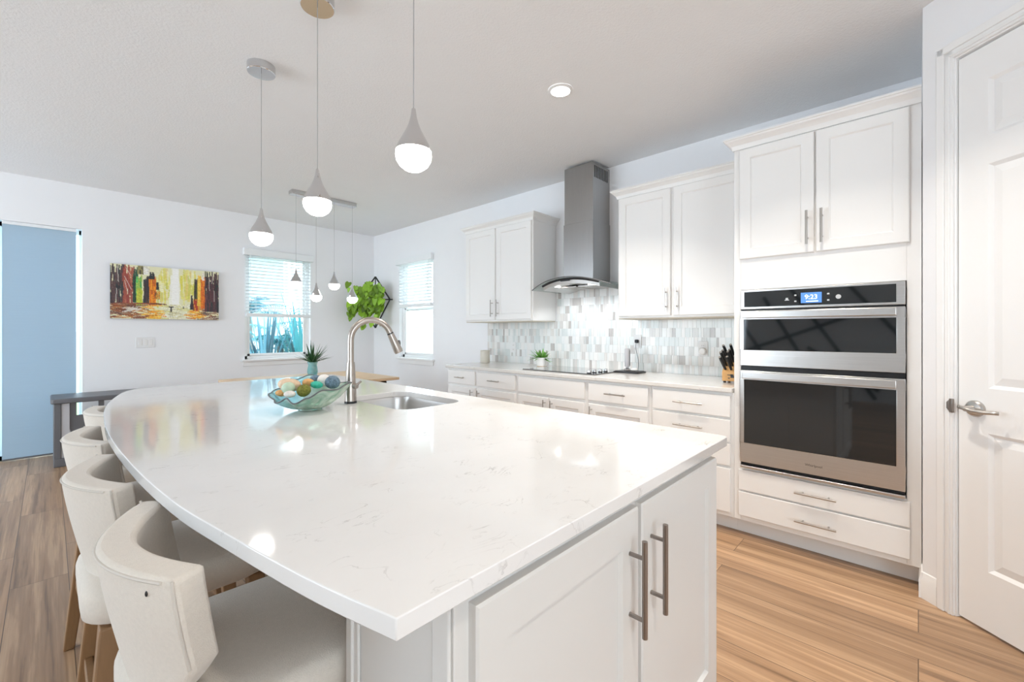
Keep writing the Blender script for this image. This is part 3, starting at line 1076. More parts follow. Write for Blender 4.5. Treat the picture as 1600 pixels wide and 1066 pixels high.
wall_cabinet(2.715, 3.70, 1.358, 2.345, 'white two-door wall cabinet beside the hood, above the beige canister', 3.215, True, True)
wall_cabinet(0.838, 1.80, 1.358, 2.345, 'white two-door wall cabinet between the range hood and the oven tower', 1.345, False, True)

# tall oven cabinet
XT = 2.90
YA, YB = -0.012, 0.832
t = thing('oven_cabinet', (XT, 0.41, 0), 'tall white cabinet tower housing the double oven beside the pantry door', 'cabinet')
mb = MB()
mb.box((XT, YA, 0.098), (XW - 0.001, 0.042, 2.375)); mb.box((XT, 0.794, 0.098), (XW - 0.001, YB, 2.375))
mb.box((XT, 0.042, 0.098), (XW - 0.001, 0.794, 0.424)); mb.box((XT, 0.042, 1.503), (XW - 0.001, 0.794, 2.375))
mb.box((XT + 0.5, 0.042, 0.42), (XW - 0.001, 0.794, 1.51))
mb.build('body', M['cab'], t, bevel=0.0015)
mb = MB(); mb.box((XT + 0.07, YA, 0.0), (XW - 0.001, YB, 0.098)); mb.build('plinth', M['cab'], t)
T = faceX(XT)
d = shaker(T, 0.032, 0.411, 1.69, 2.355).build('door', M['cab'], t, smooth=False)
pull(T, 0.383, 1.825, 0.185, False, r=0.0065).build('handle', M['nickel'], d)
d = shaker(T, 0.420, 0.797, 1.69, 2.355).build('door', M['cab'], t, smooth=False)
pull(T, 0.450, 1.825, 0.185, False, r=0.0065).build('handle', M['nickel'], d)
for v0, v1 in ((0.288, 0.412), (0.132, 0.277)):
    d = slab(T, 0.030, 0.803, v0, v1).build('drawer', M['cab'], t, bevel=0.003)
    pull(T, 0.412, (v0 + v1) / 2 - (0.0 if v0 > 0.2 else 0.012), 0.19, True, r=0.0058).build('handle', M['nickel'], d)
mb = MB(); crown(mb, XT - 0.004, YA + 0.001, YB, 2.375, False, True, 3.135); mb.build('crown', M['cab'], t, angle=20)

# ---------------------------------------------------------------- double oven
def text_mesh(name, body, size, m, parent, T, u, v, w, extrude=0.0004):
    cu = bpy.data.curves.new(name, 'FONT')
    cu.body = body; cu.size = size; cu.extrude = extrude; cu.align_x = 'CENTER'; cu.align_y = 'CENTER'
    tmp = bpy.data.objects.new('tmp', cu); C.objects.link(tmp)
    dg = bpy.context.evaluated_depsgraph_get(); dg.update()
    me = bpy.data.meshes.new_from_object(tmp.evaluated_get(dg))
    bpy.data.objects.remove(tmp); bpy.data.curves.remove(cu)
    me.materials.clear()
    off = LOC[parent.name]
    for q in me.vertices:
        q.co = Vector(T((u + q.co.x, v + q.co.y, w + q.co.z))) - off
    return finish(name, me, m, parent, smooth=False, off=off)
def faceXr(x):      # faces -X with u running the way one reads it (towards -Y), measured from y = 0
    return lambda p: (x - p[2], -p[0], p[1])

t = thing('double_oven', (XT, 0.418, 0.43), 'stainless microwave and oven stack built into the tall white cabinet', 'oven')
O0, O1 = 0.046, 0.790
mb = MB(); mb.box((XT - 0.004, O0 + 0.004, 0.440), (XT + 0.46, O1 - 0.004, 1.497)); mb.build('body', M['black'], t)
T = faceX(XT)
# control panel
mb = MB(T); mb.box((O0, 1.384, 0), (O1, 1.500, 0.022)); cp = mb.build('control_panel', M['steel'], t, bevel=0.003)
mb = MB(T); mb.box((O0 + 0.034, 1.397, 0.02), (O1 - 0.021, 1.488, 0.0235)); mb.build('control_glass', M['blackglass'], cp)
mb = MB(T); mb.box((0.384, 1.409, 0.0234), (0.480, 1.467, 0.0243)); mb.build('screen', M['screen'], cp)
text_mesh('clock_digits', '9:23', 0.035, M['screentext'], cp, faceXr(XT), -0.432, 1.441, 0.0247)
mb = MB(T); mb.box((0.40, 1.416, 0.0243), (0.455, 1.420, 0.0247)); mb.build('screen_line', M['screentext'], cp)
for u, v in ((0.355, 1.455), (0.355, 1.421), (0.506, 1.455), (0.506, 1.421)):
    mb = MB(T); mb.box((u - 0.005, v - 0.004, 0.0234), (u + 0.005, v + 0.004, 0.0240)); mb.build('touch_button', M['greymark'], cp, smooth=False)
mb = MB(T); mb.box((0.536, 1.427, 0.0234), (0.558, 1.431, 0.0240)); mb.box((0.541, 1.431, 0.0234), (0.553, 1.442, 0.0240)); mb.build('touch_button', M['greymark'], cp, smooth=False)
mb = MB(T); mb.lathe([(0.012, 0.0234), (0.012, 0.0241)], (0.311, 1.437, 0), 16); mb.build('touch_button', M['greymark'], cp, smooth=False)

def oven_door(nm, z0, z1, w0, w1, hz, tail):
    mb = MB(T)
    mb.box((O0, w1, 0), (O1, z1, 0.030)); mb.box((O0, z0, 0), (O1, w0, 0.030))
    mb.box((O0, w0, 0), (O0 + 0.034, w1, 0.030)); mb.box((O1 - 0.021, w0, 0), (O1, w1, 0.030))
    d = mb.build(nm, M['steel'], t, bevel=0.002)
    mb = MB(T); mb.box((O0 + 0.030, w0 - 0.003, 0.004), (O1 - 0.018, w1 + 0.003, 0.026)); mb.build('window_glass', M['blackglass'], d)
    mb = MB(T)
    mb.prism([(0.052, hz - 0.021), (0.064, hz - 0.019), (0.070, hz), (0.064, hz + 0.019), (0.052, hz + 0.021)], O0 + 0.012, O1 - 0.012, 'x') if False else None
    mb.box((O0 + 0.032, hz - 0.020, 0.050), (O1 - 0.020, hz + 0.020, 0.066))
    for u in (O0 + 0.045, O1 - 0.035):
        mb.box((u - 0.012, hz - 0.014, 0.028), (u + 0.012, hz + 0.014, 0.052))
    mb.build('handle', M['steel'], d, bevel=0.004, seg=3)
    return d
oven_door('microwave_door', 1.046, 1.374, 1.140, 1.322, 1.350, 0)
od = oven_door('oven_door', 0.462, 1.016, 0.580, 0.962, 0.990, 0)
text_mesh('brand_lettering', 'Whirlpool', 0.019, M['darkmark'], od, faceXr(XT), -0.420, 0.512, 0.0304)
mb = MB(T); mb.box((O0, 1.020, 0), (O1, 1.040, 0.012)); mb.build('vent', M['black'], t)
mb = MB(T); mb.box((O0, 0.428, 0), (O1, 0.444, 0.034)); mb.build('bottom_trim', M['steel'], t, bevel=0.003)

# ---------------------------------------------------------------- base cabinets
def base_unit(y0, y1, label, drawers, doors, lead=True):
    t = thing('base_cabinet', (XT, (y0 + y1) / 2, 0), label, 'cabinet', 'white base cabinets along the kitchen wall')
    mb = MB(); mb.box((XT, y0 + 0.0005, 0.098), (XW - 0.001, y1 - 0.0005, 0.871)); mb.build('body', M['cab'], t, bevel=0.001)
    mb = MB(); mb.box((XT + 0.07, y0 + 0.0005, 0), (XW - 0.001, y1 - 0.0005, 0.098)); mb.build('plinth', M['cab'], t)
    T = faceX(XT)
    for v0, v1, hl in drawers:
        d = slab(T, y0 + 0.018, y1 - 0.018, v0, v1).build('drawer', M['cab'], t, bevel=0.003)
        if hl:
            pull(T, (y0 + y1) / 2, (v0 + v1) / 2, hl, True, r=0.0052).build('handle', M['nickel'], d)
    for u0, u1, hu in doors:
        d = shaker(T, u0, u1, 0.125, 0.690).build('door', M['cab'], t, smooth=False)
        pull(T, hu, 0.60, 0.15, False, r=0.0052).build('handle', M['nickel'], d)
    return t
base_unit(3.185, 3.640, 'white base cabinet under the beige canister at the worktop end', [(0.715, 0.852, 0.13)], [(3.203, 3.622, 3.235)])
base_unit(2.645, 3.185, 'white base cabinet next to the cooktop, on the beige canister side', [(0.715, 0.852, 0.15)], [(2.663, 3.167, 3.135)])
base_unit(1.900, 2.645, 'white base cabinet with plain false front beneath the cooktop', [(0.715, 0.852, 0)], [(1.918, 2.268, 2.235), (2.277, 2.627, 2.31)])
base_unit(1.372, 1.900, 'white drawer-and-door base cabinet between the cooktop cabinet and the four-drawer bank', [(0.715, 0.852, 0.17)], [(1.390, 1.882, 1.850)])
base_unit(0.832, 1.372, 'white four-drawer bank next to the oven tower', [(0.718, 0.852, 0.19), (0.566, 0.702, 0.19), (0.418, 0.553, 0.19), (0.128, 0.400, 0.19)], [])

mb = MB(); mb.box((2.868, 0.836, 0.873), (XW - 0.001, 3.652, TOP))
ct = mb.build('kitchen_worktop', M['quartz2'], None, bevel=0.004)
tag(ct, 'pale stone worktop running along the tiled kitchen wall', 'worktop')

# cooktop
t = thing('cooktop', (3.24, 2.26, TOP), 'black glass electric cooktop set into the wall worktop', 'cooktop')
mb = MB(); mb.box((2.975, 1.885, TOP + 0.0005), (3.475, 2.655, TOP + 0.008)); mb.build('glass_plate', M['cooktop'], t, bevel=0.003)
for x, y, r in ((3.12, 2.48, 0.085), (3.35, 2.48, 0.075), (3.12, 2.17, 0.095), (3.35, 2.17, 0.07)):
    mb = MB()
    n = 40
    vs = [(x + rr * math.cos(2 * PI * k / n), y + rr * math.sin(2 * PI * k / n), TOP + 0.0083) for rr in (r, r + 0.004) for k in range(n)]
    mb.add(vs, [(k, (k + 1) % n, n + (k + 1) % n, n + k) for k in range(n)])
    mb.build('burner_ring', M['greymark'], t)
for x, y in ((3.02, 1.965), (3.085, 1.955), (3.16, 1.945), (3.225, 1.935)):
    mb = MB(); mb.lathe([(0.019, 0.008), (0.019, 0.012), (0.017, 0.014)], (x, y, TOP), 20); k = mb.build('knob', M['black'], t)
    mb = MB(); mb.lathe([(0.016, 0.013), (0.0165, 0.030), (0.015, 0.034), (0.008, 0.035)], (x, y, TOP), 24); mb.build('knob_cap', M['chrome'], k)

# ---------------------------------------------------------------- range hood
t = thing('range_hood', (XW, 2.235, 1.65), 'stainless chimney hood with curved glass canopy over the cooktop', 'range hood')
HY0, HY1 = 2.085, 2.405
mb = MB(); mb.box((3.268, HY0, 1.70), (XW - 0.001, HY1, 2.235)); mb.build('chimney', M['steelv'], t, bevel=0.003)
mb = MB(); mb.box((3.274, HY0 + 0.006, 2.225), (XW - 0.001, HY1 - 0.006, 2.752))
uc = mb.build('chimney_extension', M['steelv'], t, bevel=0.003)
for yy in (HY0 + 0.0055, HY1 - 0.0055):
    mb = MB()
    for k in range(9):
        x = 3.300 + k * 0.026
        mb.box((x, yy - 0.001, 2.62), (x + 0.012, yy + 0.001, 2.725))
    mb.build('vent_slots', M['black'], uc, smooth=False)
# canopy glass: an arc across the wall, bulging forward
mb = MB()
nu, nv = 28, 6
gy0, gy1 = 1.815, 2.655
vs, top = [], []
def gz(q): return 1.722 - 0.085 * (2 * q - 1) ** 2
def gx(q): return 3.04 + 0.075 * (2 * q - 1) ** 2
for i in range(nu + 1):
    q = i / nu
    y = gy0 + (gy1 - gy0) * q
    for j in range(nv + 1):
        s = j / nv
        vs.append((gx(q) * (1 - s) + (XW - 0.012) * s, y, gz(q)))
fs = [(i * (nv + 1) + j, (i + 1) * (nv + 1) + j, (i + 1) * (nv + 1) + j + 1, i * (nv + 1) + j + 1) for i in range(nu) for j in range(nv)]
mb.add(vs, fs)
mb.build('glass_canopy', M['hoodglass'], t, solid=0.007)
mb = MB()
mb.tube([(gx(i / nu) - 0.002, gy0 + (gy1 - gy0) * i / nu, gz(i / nu)) for i in range(nu + 1)], 0.0045, 8)
mb.build('canopy_rim', M['greyplastic'], t)
# motor housing below the glass
mb = MB()
n = 16
by0, by1 = 1.935, 2.535
vs = []
for i in range(n + 1):
    q = i / n
    y = by0 + (by1 - by0) * q
    r = (y - gy0) / (gy1 - gy0)
    zt = gz(r) - 0.004
    xf = gx(r) + 0.045
    vs += [(xf, y, zt), (xf + 0.012, y, zt - 0.045), (XW - 0.012, y, zt - 0.05), (XW - 0.012, y, zt)]
fs = []
for i in range(n):
    for j in range(4):
        fs.append((i * 4 + j, i * 4 + (j + 1) % 4, (i + 1) * 4 + (j + 1) % 4, (i + 1) * 4 + j))
fs += [(0, 1, 2, 3), (n * 4 + 3, n * 4 + 2, n * 4 + 1, n * 4)]
mb.add(vs, fs); hb = mb.build('housing', M['steel'], t)
mb = MB(); mb.tube([(gx((y - gy0) / (gy1 - gy0)) + 0.043, y, gz((y - gy0) / (gy1 - gy0)) - 0.012) for y in [by0 + (by1 - by0) * k / 16 for k in range(17)]], 0.010, 8); mb.build('front_trim', M['black'], t)
mb = MB(); mb.box((3.078, 2.20, 1.690), (3.083, 2.30, 1.702)); mb.build('control_strip', M['black'], hb)
for y in (2.05, 2.42):
    mb = MB(); mb.lathe([(0.032, 0), (0.032, 0.006), (0.026, 0.008)], (3.19, y, 1.655), 20); mb.build('lamp', M['canlight'], t)
for y0, y1 in ((1.99, 2.225), (2.245, 2.48)):
    mb = MB(); mb.box((3.24, y0, 1.652), (3.52, y1, 1.660)); mb.build('filter', M['nickel'], t)
for y in (2.05, 2.42):
    l = bpy.data.lights.new('hood_lamp', 'SPOT'); l.energy = 4; l.spot_size = 2.2; l.spot_blend = 0.5; l.color = (0.93, 0.97, 1.0); l.shadow_soft_size = 0.03
    o = bpy.data.objects.new('hood_lamp', l); C.objects.link(o); o.location = (3.21, y, 1.64); o.rotation_euler = (0, -0.35, 0)

# ---------------------------------------------------------------- island
# worktop outline: straight kitchen side, bowed seating side
left = crom([(0.288, 0.462), (0.247, 0.64), (0.205, 0.895), (0.178, 1.08), (0.157, 1.332), (0.146, 1.571), (0.139, 1.861), (0.143, 2.2), (0.170, 2.655), (0.219, 2.999), (0.282, 3.30), (0.318, 3.40), (0.372, 3.472), (0.46, 3.492)], 5)
outer = [(p.x, p.y) for p in [Vector((q[0], q[1], 0)) for q in left]]
outer += [(1.54, 3.492), (1.566, 3.48), (1.575, 3.455), (1.546, 0.480), (1.540, 0.466), (1.526, 0.460)]
SX0, SX1, SY0, SY1 = 1.062, 1.425, 1.655, 2.215
sink_hole = rrect(SX0, SX1, SY0, SY1, 0.085, 8)
faucet_xy = (1.005, 2.017)
t_is = plate('island_worktop', outer, [sink_hole], 0.873, TOP, M['quartz'], None, bevel=0.004)
tag(t_is, 'big white veined quartz island worktop with one bowed side', 'worktop')

t = thing('kitchen_island', (1.0, 1.9, 0), 'white island cabinet base carrying the big bowed worktop', 'kitchen island')
IX0, IX1, IY0 = 0.402, 1.482, 0.492
mb = MB()
mb.box((IX0, IY0, 0.10), (IX1, 0.80, 0.872))
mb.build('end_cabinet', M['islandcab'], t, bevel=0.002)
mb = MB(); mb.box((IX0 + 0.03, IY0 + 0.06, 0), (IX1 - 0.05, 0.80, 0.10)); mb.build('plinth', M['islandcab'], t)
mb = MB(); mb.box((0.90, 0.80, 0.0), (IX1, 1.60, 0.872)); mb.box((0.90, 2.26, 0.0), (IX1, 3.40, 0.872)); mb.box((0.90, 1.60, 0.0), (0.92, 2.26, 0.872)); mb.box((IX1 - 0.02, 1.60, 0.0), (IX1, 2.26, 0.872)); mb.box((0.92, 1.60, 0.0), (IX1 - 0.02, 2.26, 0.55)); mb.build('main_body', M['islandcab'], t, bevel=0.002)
# end panel facing the stools, with corner trims
mb = MB()
mb.box((IX0 - 0.007, IY0 + 0.004, 0.0), (IX0, IY0 + 0.045, 0.872)); mb.box((IX0 - 0.007, 0.765, 0.0), (IX0, 0.803, 0.872)); mb.box((IX0 - 0.012, 0.780, 0.0), (IX0, 0.803, 0.872))
mb.build('end_panel_trim', M['islandcab'], t, bevel=0.003)
T = faceY(IY0)
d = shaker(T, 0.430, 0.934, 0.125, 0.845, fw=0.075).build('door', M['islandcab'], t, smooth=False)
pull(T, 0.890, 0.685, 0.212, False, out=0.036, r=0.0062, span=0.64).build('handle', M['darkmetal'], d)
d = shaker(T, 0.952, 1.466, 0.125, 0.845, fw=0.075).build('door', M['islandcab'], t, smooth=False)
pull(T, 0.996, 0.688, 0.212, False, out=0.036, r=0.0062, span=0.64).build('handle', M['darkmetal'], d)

# sink bowl hung under the worktop
t = thing('kitchen_sink', ((SX0 + SX1) / 2, (SY0 + SY1) / 2, 0.65), 'stainless undermount sink set into the island worktop', 'sink')
def ring(inset, z, r):
    return [(p[0], p[1], z) for p in rrect(SX0 + inset, SX1 - inset, SY0 + inset, SY1 - inset, r, 8)]
mb = MB()
rings = [ring(-0.025, 0.872, 0.10), ring(-0.004, 0.872, 0.085), ring(0.002, 0.850, 0.082), ring(0.006, 0.69, 0.08), ring(0.02, 0.665, 0.07), ring(0.05, 0.658, 0.05)]
n = len(rings[0])
vs = [p for r in rings for p in r]
fs = [(i * n + k, i * n + (k + 1) % n, (i + 1) * n + (k + 1) % n, (i + 1) * n + k) for i in range(len(rings) - 1) for k in range(n)]
fs.append(tuple((len(rings) - 1) * n + k for k in range(n)))
mb.add(vs, fs); mb.build('basin', M['steel'], t, angle=50)
mb = MB(); mb.lathe([(0.045, 0.659), (0.045, 0.662), (0.03, 0.661)], (1.25, 1.93, 0), 24); mb.build('drain', M['chrome'], t)

# faucet
fx, fy = faucet_xy
t = thing('kitchen_faucet', (fx, fy, TOP), 'brushed nickel gooseneck pull-down faucet beside the island sink', 'faucet')
mb = MB(); mb.lathe([(0.029, 0.0005), (0.029, 0.010), (0.026, 0.012)], (fx, fy, TOP), 28); mb.build('base_ring', M['black'], t)
mb = MB(); mb.lathe([(0.0275, 0.009), (0.0268, 0.05), (0.0235, 0.11), (0.0205, 0.18), (0.0185, 0.20)], (fx, fy, TOP), 28); mb.build('body', M['faucet'], t)
dv = Vector((0.955, -0.297, 0)).normalized()
pts = [Vector((fx, fy, TOP + 0.195)), Vector((fx, fy, TOP + 0.26))]
R_ = 0.098
cz = TOP + 0.308
for k in range(0, 15):
    a = PI - (PI - 0.33) * k / 14
    pts.append(Vector((fx, fy, cz)) + dv * (R_ + R_ * math.cos(a)) + Vector((0, 0, R_ * math.sin(a))))
mb = MB(); mb.tube(pts, 0.0155, 16); mb.build('spout', M['faucet'], t)
tip = pts[-1]; td = (pts[-1] - pts[-2]).normalized()
mb = MB(); mb.tube([tip - td * 0.002, tip + td * 0.004], 0.0162, 16); mb.build('joint_ring', M['black'], t)
mb = MB(); mb.tube([tip + td * 0.004, tip + td * 0.05, tip + td * 0.098, tip + td * 0.108], [0.0165, 0.0195, 0.023, 0.021], 18); sh = mb.build('spray_head', M['faucet'], t)
mb = MB(); sd = td.cross(Vector((dv.y, -dv.x, 0))).normalized()
if sd.dot(dv) < 0: sd = -sd
mb.ball(tip + td * 0.066 + sd * 0.019, 0.011, 12, 8, (0.8, 0.8, 1.6)); mb.build('spray_button', M['greyplastic'], sh)
hv = Vector((0.25, -0.97, 0)).normalized()
mb = MB(); mb.tube([Vector((fx, fy, TOP + 0.085)) + hv * 0.015, Vector((fx, fy, TOP + 0.085)) + hv * 0.042], [0.013, 0.0125], 16)
mb.tube([Vector((fx, fy, TOP + 0.088)) + hv * 0.036, Vector((fx, fy, TOP + 0.108)) + hv * 0.046 + Vector((0.02, 0, 0))], [0.006, 0.005], 10)
mb.build('handle', M['faucet'], t)

# ---------------------------------------------------------------- glass bowl with shells
F_ = Vector((math.sin(YAW), math.cos(YAW), 0)); R__ = Vector((math.cos(YAW), -math.sin(YAW), 0))
bc = Vector((0.800, 1.985, TOP))
t = thing('glass_bowl', bc, 'ruffled green glass bowl heaped with shells on the island', 'bowl')
RIM = [(0, .118, .172), (30, .112, .165), (60, .104, .160), (90, .112, .160), (115, .140, .160), (140, .118, .165), (160, .088, .170), (180, .078, .172), (200, .078, .160), (220, .058, .150),
       (240, .050, .150), (258, .072, .152), (272, .050, .150), (290, .070, .150), (312, .100, .152), (335, .098, .158), (350, .112, .172), (360, .118, .172)]
def rim_at(ph):
    ph = math.degrees(ph) % 360
    for (a0, z0, r0), (a1, z1, r1) in zip(RIM, RIM[1:]):
        if a0 <= ph <= a1:
            q = (ph - a0) / (a1 - a0); q = q * q * (3 - 2 * q)
            return z0 + (z1 - z0) * q, r0 + (r1 - r0) * q
def bowl_pt(s, th):
    """s 0..1 from the base to the rim; th 0 towards the faucet side"""
    z1, r1 = rim_at(th)
    fl = 0.006 * s * s * math.sin(11 * th)
    rr = 0.045 + (r1 - 0.045 + fl) * s ** 0.85
    z = 0.010 + (z1 - 0.010) * s ** 1.6
    a = th - YAW
    return bc + Vector((rr * math.cos(a), rr * math.sin(a), z))
mb = MB()
nt_, ns = 96, 12
vs = [bowl_pt(j / ns, 2 * PI * k / nt_) for j in range(ns + 1) for k in range(nt_)]
fs = [(j * nt_ + k, j * nt_ + (k + 1) % nt_, (j + 1) * nt_ + (k + 1) % nt_, (j + 1) * nt_ + k) for j in range(ns) for k in range(nt_)]
fs.append(tuple(range(nt_ - 1, -1, -1)))
mb.add(vs, fs); mb.build('bowl_body', M['bowlglass'], t, solid=0.005, angle=60)
mb = MB(); mb.tube([bowl_pt(1.0, 2 * PI * k / nt_) for k in range(nt_ + 1)], 0.0030, 8); mb.build('dark_rim', M['greyplastic'], t)
mb = MB(); mb.lathe([(0.044, 0.001), (0.050, 0.002), (0.050, 0.010), (0.042, 0.013)], bc, 32); mb.build('foot', M['bowlglass'], t)

shellcol = {
    'peach': mat('peach_shell', (0.80, 0.60, 0.42), 0.5, var=0.18, scale=40),
    'mint': mat('mint_shell', (0.52, 0.66, 0.50), 0.5, var=0.14, scale=40),
    'white': mat('white_shell', (0.84, 0.80, 0.76), 0.45, var=0.06, scale=40),
    'blue': mat('blue_grey_shell', (0.15, 0.23, 0.30), 0.7, var=0.95, scale=75, bump=0.8, bscale=120),
    'orange': mat('orange_shell', (0.80, 0.42, 0.16), 0.5, var=0.2, scale=50),
    'teal': mat('teal_shell', (0.05, 0.50, 0.36), 0.35, var=0.2, scale=30),
    'moss': mat('mossy_shell', (0.20, 0.20, 0.035), 0.8, var=0.95, scale=110, bump=0.6, bscale=100),
}
def decor(name, x, y, r, d, col, label, ribs=0, sq=(1, 1, 0.9)):
    if 'shell' in name: sq = (1.18, 0.92, 0.72)
    r *= 0.000264 * 1.14
    zc = TOP + (790 - y) * 0.000264 - d * 0.18
    c = bc + R__ * ((x - 745) * 0.000264) + F_ * d
    c.z = max(zc, TOP + 0.018 + r)
    mb = MB()
    f = (lambda q: 0.16 * abs(math.sin(ribs * math.atan2(q.y, q.x)))) if ribs else (lambda q: 0.05 * math.sin(23 * q.x + 5) * math.sin(19 * q.y) * math.sin(21 * q.z + 1))
    mb.ball((0, 0, 0), r, 36, 20, sq, f)
    o = mb.build(name, shellcol[col], None, angle=80)
    o.location = c
    o.rotation_euler = (0.6 * math.sin(x), 0.5 * math.cos(y), x)
    tag(o, label, 'shell' if 'shell' in name else 'decorative ball', 'shells and balls in the glass bowl')
decor('scallop_shell', 405, 375, 118, -0.005, 'peach', 'large ribbed peach shell on the sliding-door side of the glass bowl', 7)
decor('decorative_ball', 505, 440, 90, -0.068, 'mint', 'pale mint ball in front of the ribbed peach shell', 0)
decor('sea_shell', 575, 545, 60, -0.092, 'white', 'small white shell low at the front rim beneath the mint ball', 5)
decor('decorative_ball', 700, 265, 78, 0.075, 'blue', 'smaller blue grey woven ball at the back of the glass bowl', 0)
decor('sea_shell', 690, 335, 70, 0.01, 'orange', 'orange shell in the middle of the bowl between peach shell and white ball', 4)
decor('decorative_ball', 890, 285, 100, 0.055, 'white', 'large white ball at the back beneath the teal vase', 0)
decor('sea_shell', 870, 375, 66, -0.01, 'teal', 'emerald green shell between the white ball and the mossy ball', 3)
decor('decorative_ball', 1090, 325, 108, 0.02, 'blue', 'larger blue grey woven ball on the faucet side of the bowl', 0)
decor('decorative_ball', 735, 480, 96, -0.055, 'moss', 'mossy green brown ball at the front rim of the glass bowl', 0)
decor('sea_shell', 345, 520, 60, -0.045, 'orange', 'small orange shell low beside the sliding-door side of the bowl rim', 6)

# ---------------------------------------------------------------- bar stools
def make_stool():
    """local frame: +x towards the island, y along it, z up; origin on the floor under the back centre"""
    t = thing('bar_stool', (0, 0, 0), '', 'bar stool', 'cream bar stools along the island')
    TOPZ, th = 0.868, 0.056
    nu, nv = 22, 12
    def P(u, v, inner):
        # v 0 = bottom edge, 1 = top edge
        bot = 0.575 + 0.125 * abs(u) ** 2.6
        z = bot + (TOPZ - bot) * v
        k = (z - 0.575) / (TOPZ - 0.575)
        w = 0.185 + 0.042 * min(1, k * 1.3)
        y = w * u
        x = 0.082 * abs(u) ** 1.8 + 0.055 * (1 - k) ** 1.3
        nx, ny = 1.0, -2 * 0.082 * u / w * 0.9
        l = math.hypot(nx, ny)
        if inner:
            x += th * nx / l; y += th * ny / l
        return Vector((x, y, z))
    mb = MB()
    vs = [P(-1 + 2 * i / nu, j / nv, s) for s in (False, True) for i in range(nu + 1) for j in range(nv + 1)]
    q = lambda s, i, j: s * (nu + 1) * (nv + 1) + i * (nv + 1) + j
    fs = []
    for i in range(nu):
        for j in range(nv):
            fs.append((q(0, i, j), q(0, i + 1, j), q(0, i + 1, j + 1), q(0, i, j + 1)))
            fs.append((q(1, i, j), q(1, i, j + 1), q(1, i + 1, j + 1), q(1, i + 1, j)))
        fs.append((q(0, i, nv), q(0, i + 1, nv), q(1, i + 1, nv), q(1, i, nv)))
        fs.append((q(0, i, 0), q(1, i, 0), q(1, i + 1, 0), q(0, i + 1, 0)))
    for j in range(nv):
        for i in (0, nu):
            fs.append((q(0, i, j), q(0, i, j + 1), q(1, i, j + 1), q(1, i, j)))
    mb.add(vs, fs)
    bk = mb.build('backrest', M['fabric'], t, bevel=0.009, seg=3, angle=50, local=True)
    mb = MB()
    mb.tube([P(-1 + 2 * i / nu, 1.0 - 0.03, False) + Vector((-0.0005, 0, 0)) for i in range(1, nu)], 0.0026, 6)
    for s in (-1, 1):
        mb.tube([P(s * 0.985, j / nv, False) + Vector((0, 0.001 * s, 0)) for j in range(1, nv + 1)], 0.0024, 6)
    mb.build('piping', M['piping'], bk, local=True)
    # seat cushion
    mb = MB()
    lo = rrect(0.030, 0.470, -0.208, 0.208, 0.10, 8)
    n = len(lo)
    rings = []
    for sc, z in ((0.90, 0.520), (0.985, 0.532), (1.0, 0.56), (1.0, 0.585), (0.975, 0.604), (0.90, 0.614), (0.6, 0.618)):
        rings.append([(0.2525 + (p[0] - 0.2525) * sc, p[1] * sc, z) for p in lo])
    vs = [p for r in rings for p in r]
    fs = [(i * n + k, i * n + (k + 1) % n, (i + 1) * n + (k + 1) % n, (i + 1) * n + k) for i in range(len(rings) - 1) for k in range(n)]
    fs += [tuple(range(n - 1, -1, -1)), tuple((len(rings) - 1) * n + k for k in range(n))]
    mb.add(vs, fs); mb.build('seat', M['fabric'], t, angle=60, local=True)
    # legs and stretchers
    ends = {}
    for sx in (0, 1):
        for sy in (-1, 1):
            a = Vector((0.085 + 0.32 * sx, 0.165 * sy, 0.522)); b = Vector((0.035 + 0.42 * sx, 0.215 * sy, 0.0))
            ends[(sx, sy)] = (a, b)
            mb = MB()
            ra, rb = 0.023, 0.016
            vs = [(a.x + dx * ra, a.y + dy * ra, a.z) for dx, dy in ((-1, -1), (1, -1), (1, 1), (-1, 1))] + [(b.x + dx * rb, b.y + dy * rb, b.z) for dx, dy in ((-1, -1), (1, -1), (1, 1), (-1, 1))]
            mb.add(vs, [(0, 1, 2, 3), (7, 6, 5, 4)] + [(k, (k + 1) % 4, 4 + (k + 1) % 4, 4 + k) for k in range(4)])
            mb.build('leg', M['legwood'], t, bevel=0.004, local=True)
    for k1, k2, s in (((0, -1), (0, 1), 0.50), ((1, -1), (1, 1), 0.62), ((0, -1), (1, -1), 0.52), ((0, 1), (1, 1), 0.52)):
        p = ends[k1][0].lerp(ends[k1][1], s); r = ends[k2][0].lerp(ends[k2][1], s)
        dd = (r - p).normalized()
        sd = dd.cross(Vector((0, 0, 1))) * 0.010
        hh = Vector((0, 0, 0.016))
        mb = MB()
        mb.add([p - sd - hh, p + sd - hh, p + sd + hh, p - sd + hh, r - sd - hh, r + sd - hh, r + sd + hh, r - sd + hh],
               [(0, 1, 2, 3), (7, 6, 5, 4), (0, 4, 5, 1), (1, 5, 6, 2), (2, 6, 7, 3), (3, 7, 4, 0)])
        mb.build('stretcher', M['legwood'], t, bevel=0.003, local=True)
    return t, P
stool, SP = make_stool()
stool_at = [((0.055, 1.058, 0), -0.03, 'cream linen stool with a dark fleck on its back, beside the island cabinet doors'),
            ((0.022, 1.640, 0), 0.0, 'cream linen stool directly behind the one with the dark fleck'),
            ((0.030, 2.230, 0), 0.05, 'cream linen stool second from the dark grey stand'),
            ((0.115, 2.860, 0), 0.18, 'cream linen stool closest to the dark grey stand, mostly behind the worktop')]
rest = [copy_thing(stool, l, r, lb) for l, r, lb in stool_at[1:]]
stool.location = stool_at[0][0]; stool.rotation_euler = (0, 0, stool_at[0][1]); stool['label'] = stool_at[0][2]
mb = MB(); c = SP(-0.78, 0.88, False); mb.ball(c + Vector((-0.0003, -0.0003, 0)), 0.0036, 10, 6, (0.6, 0.7, 1.3)); mb.build('dark_fleck', M['black'], stool, local=True)

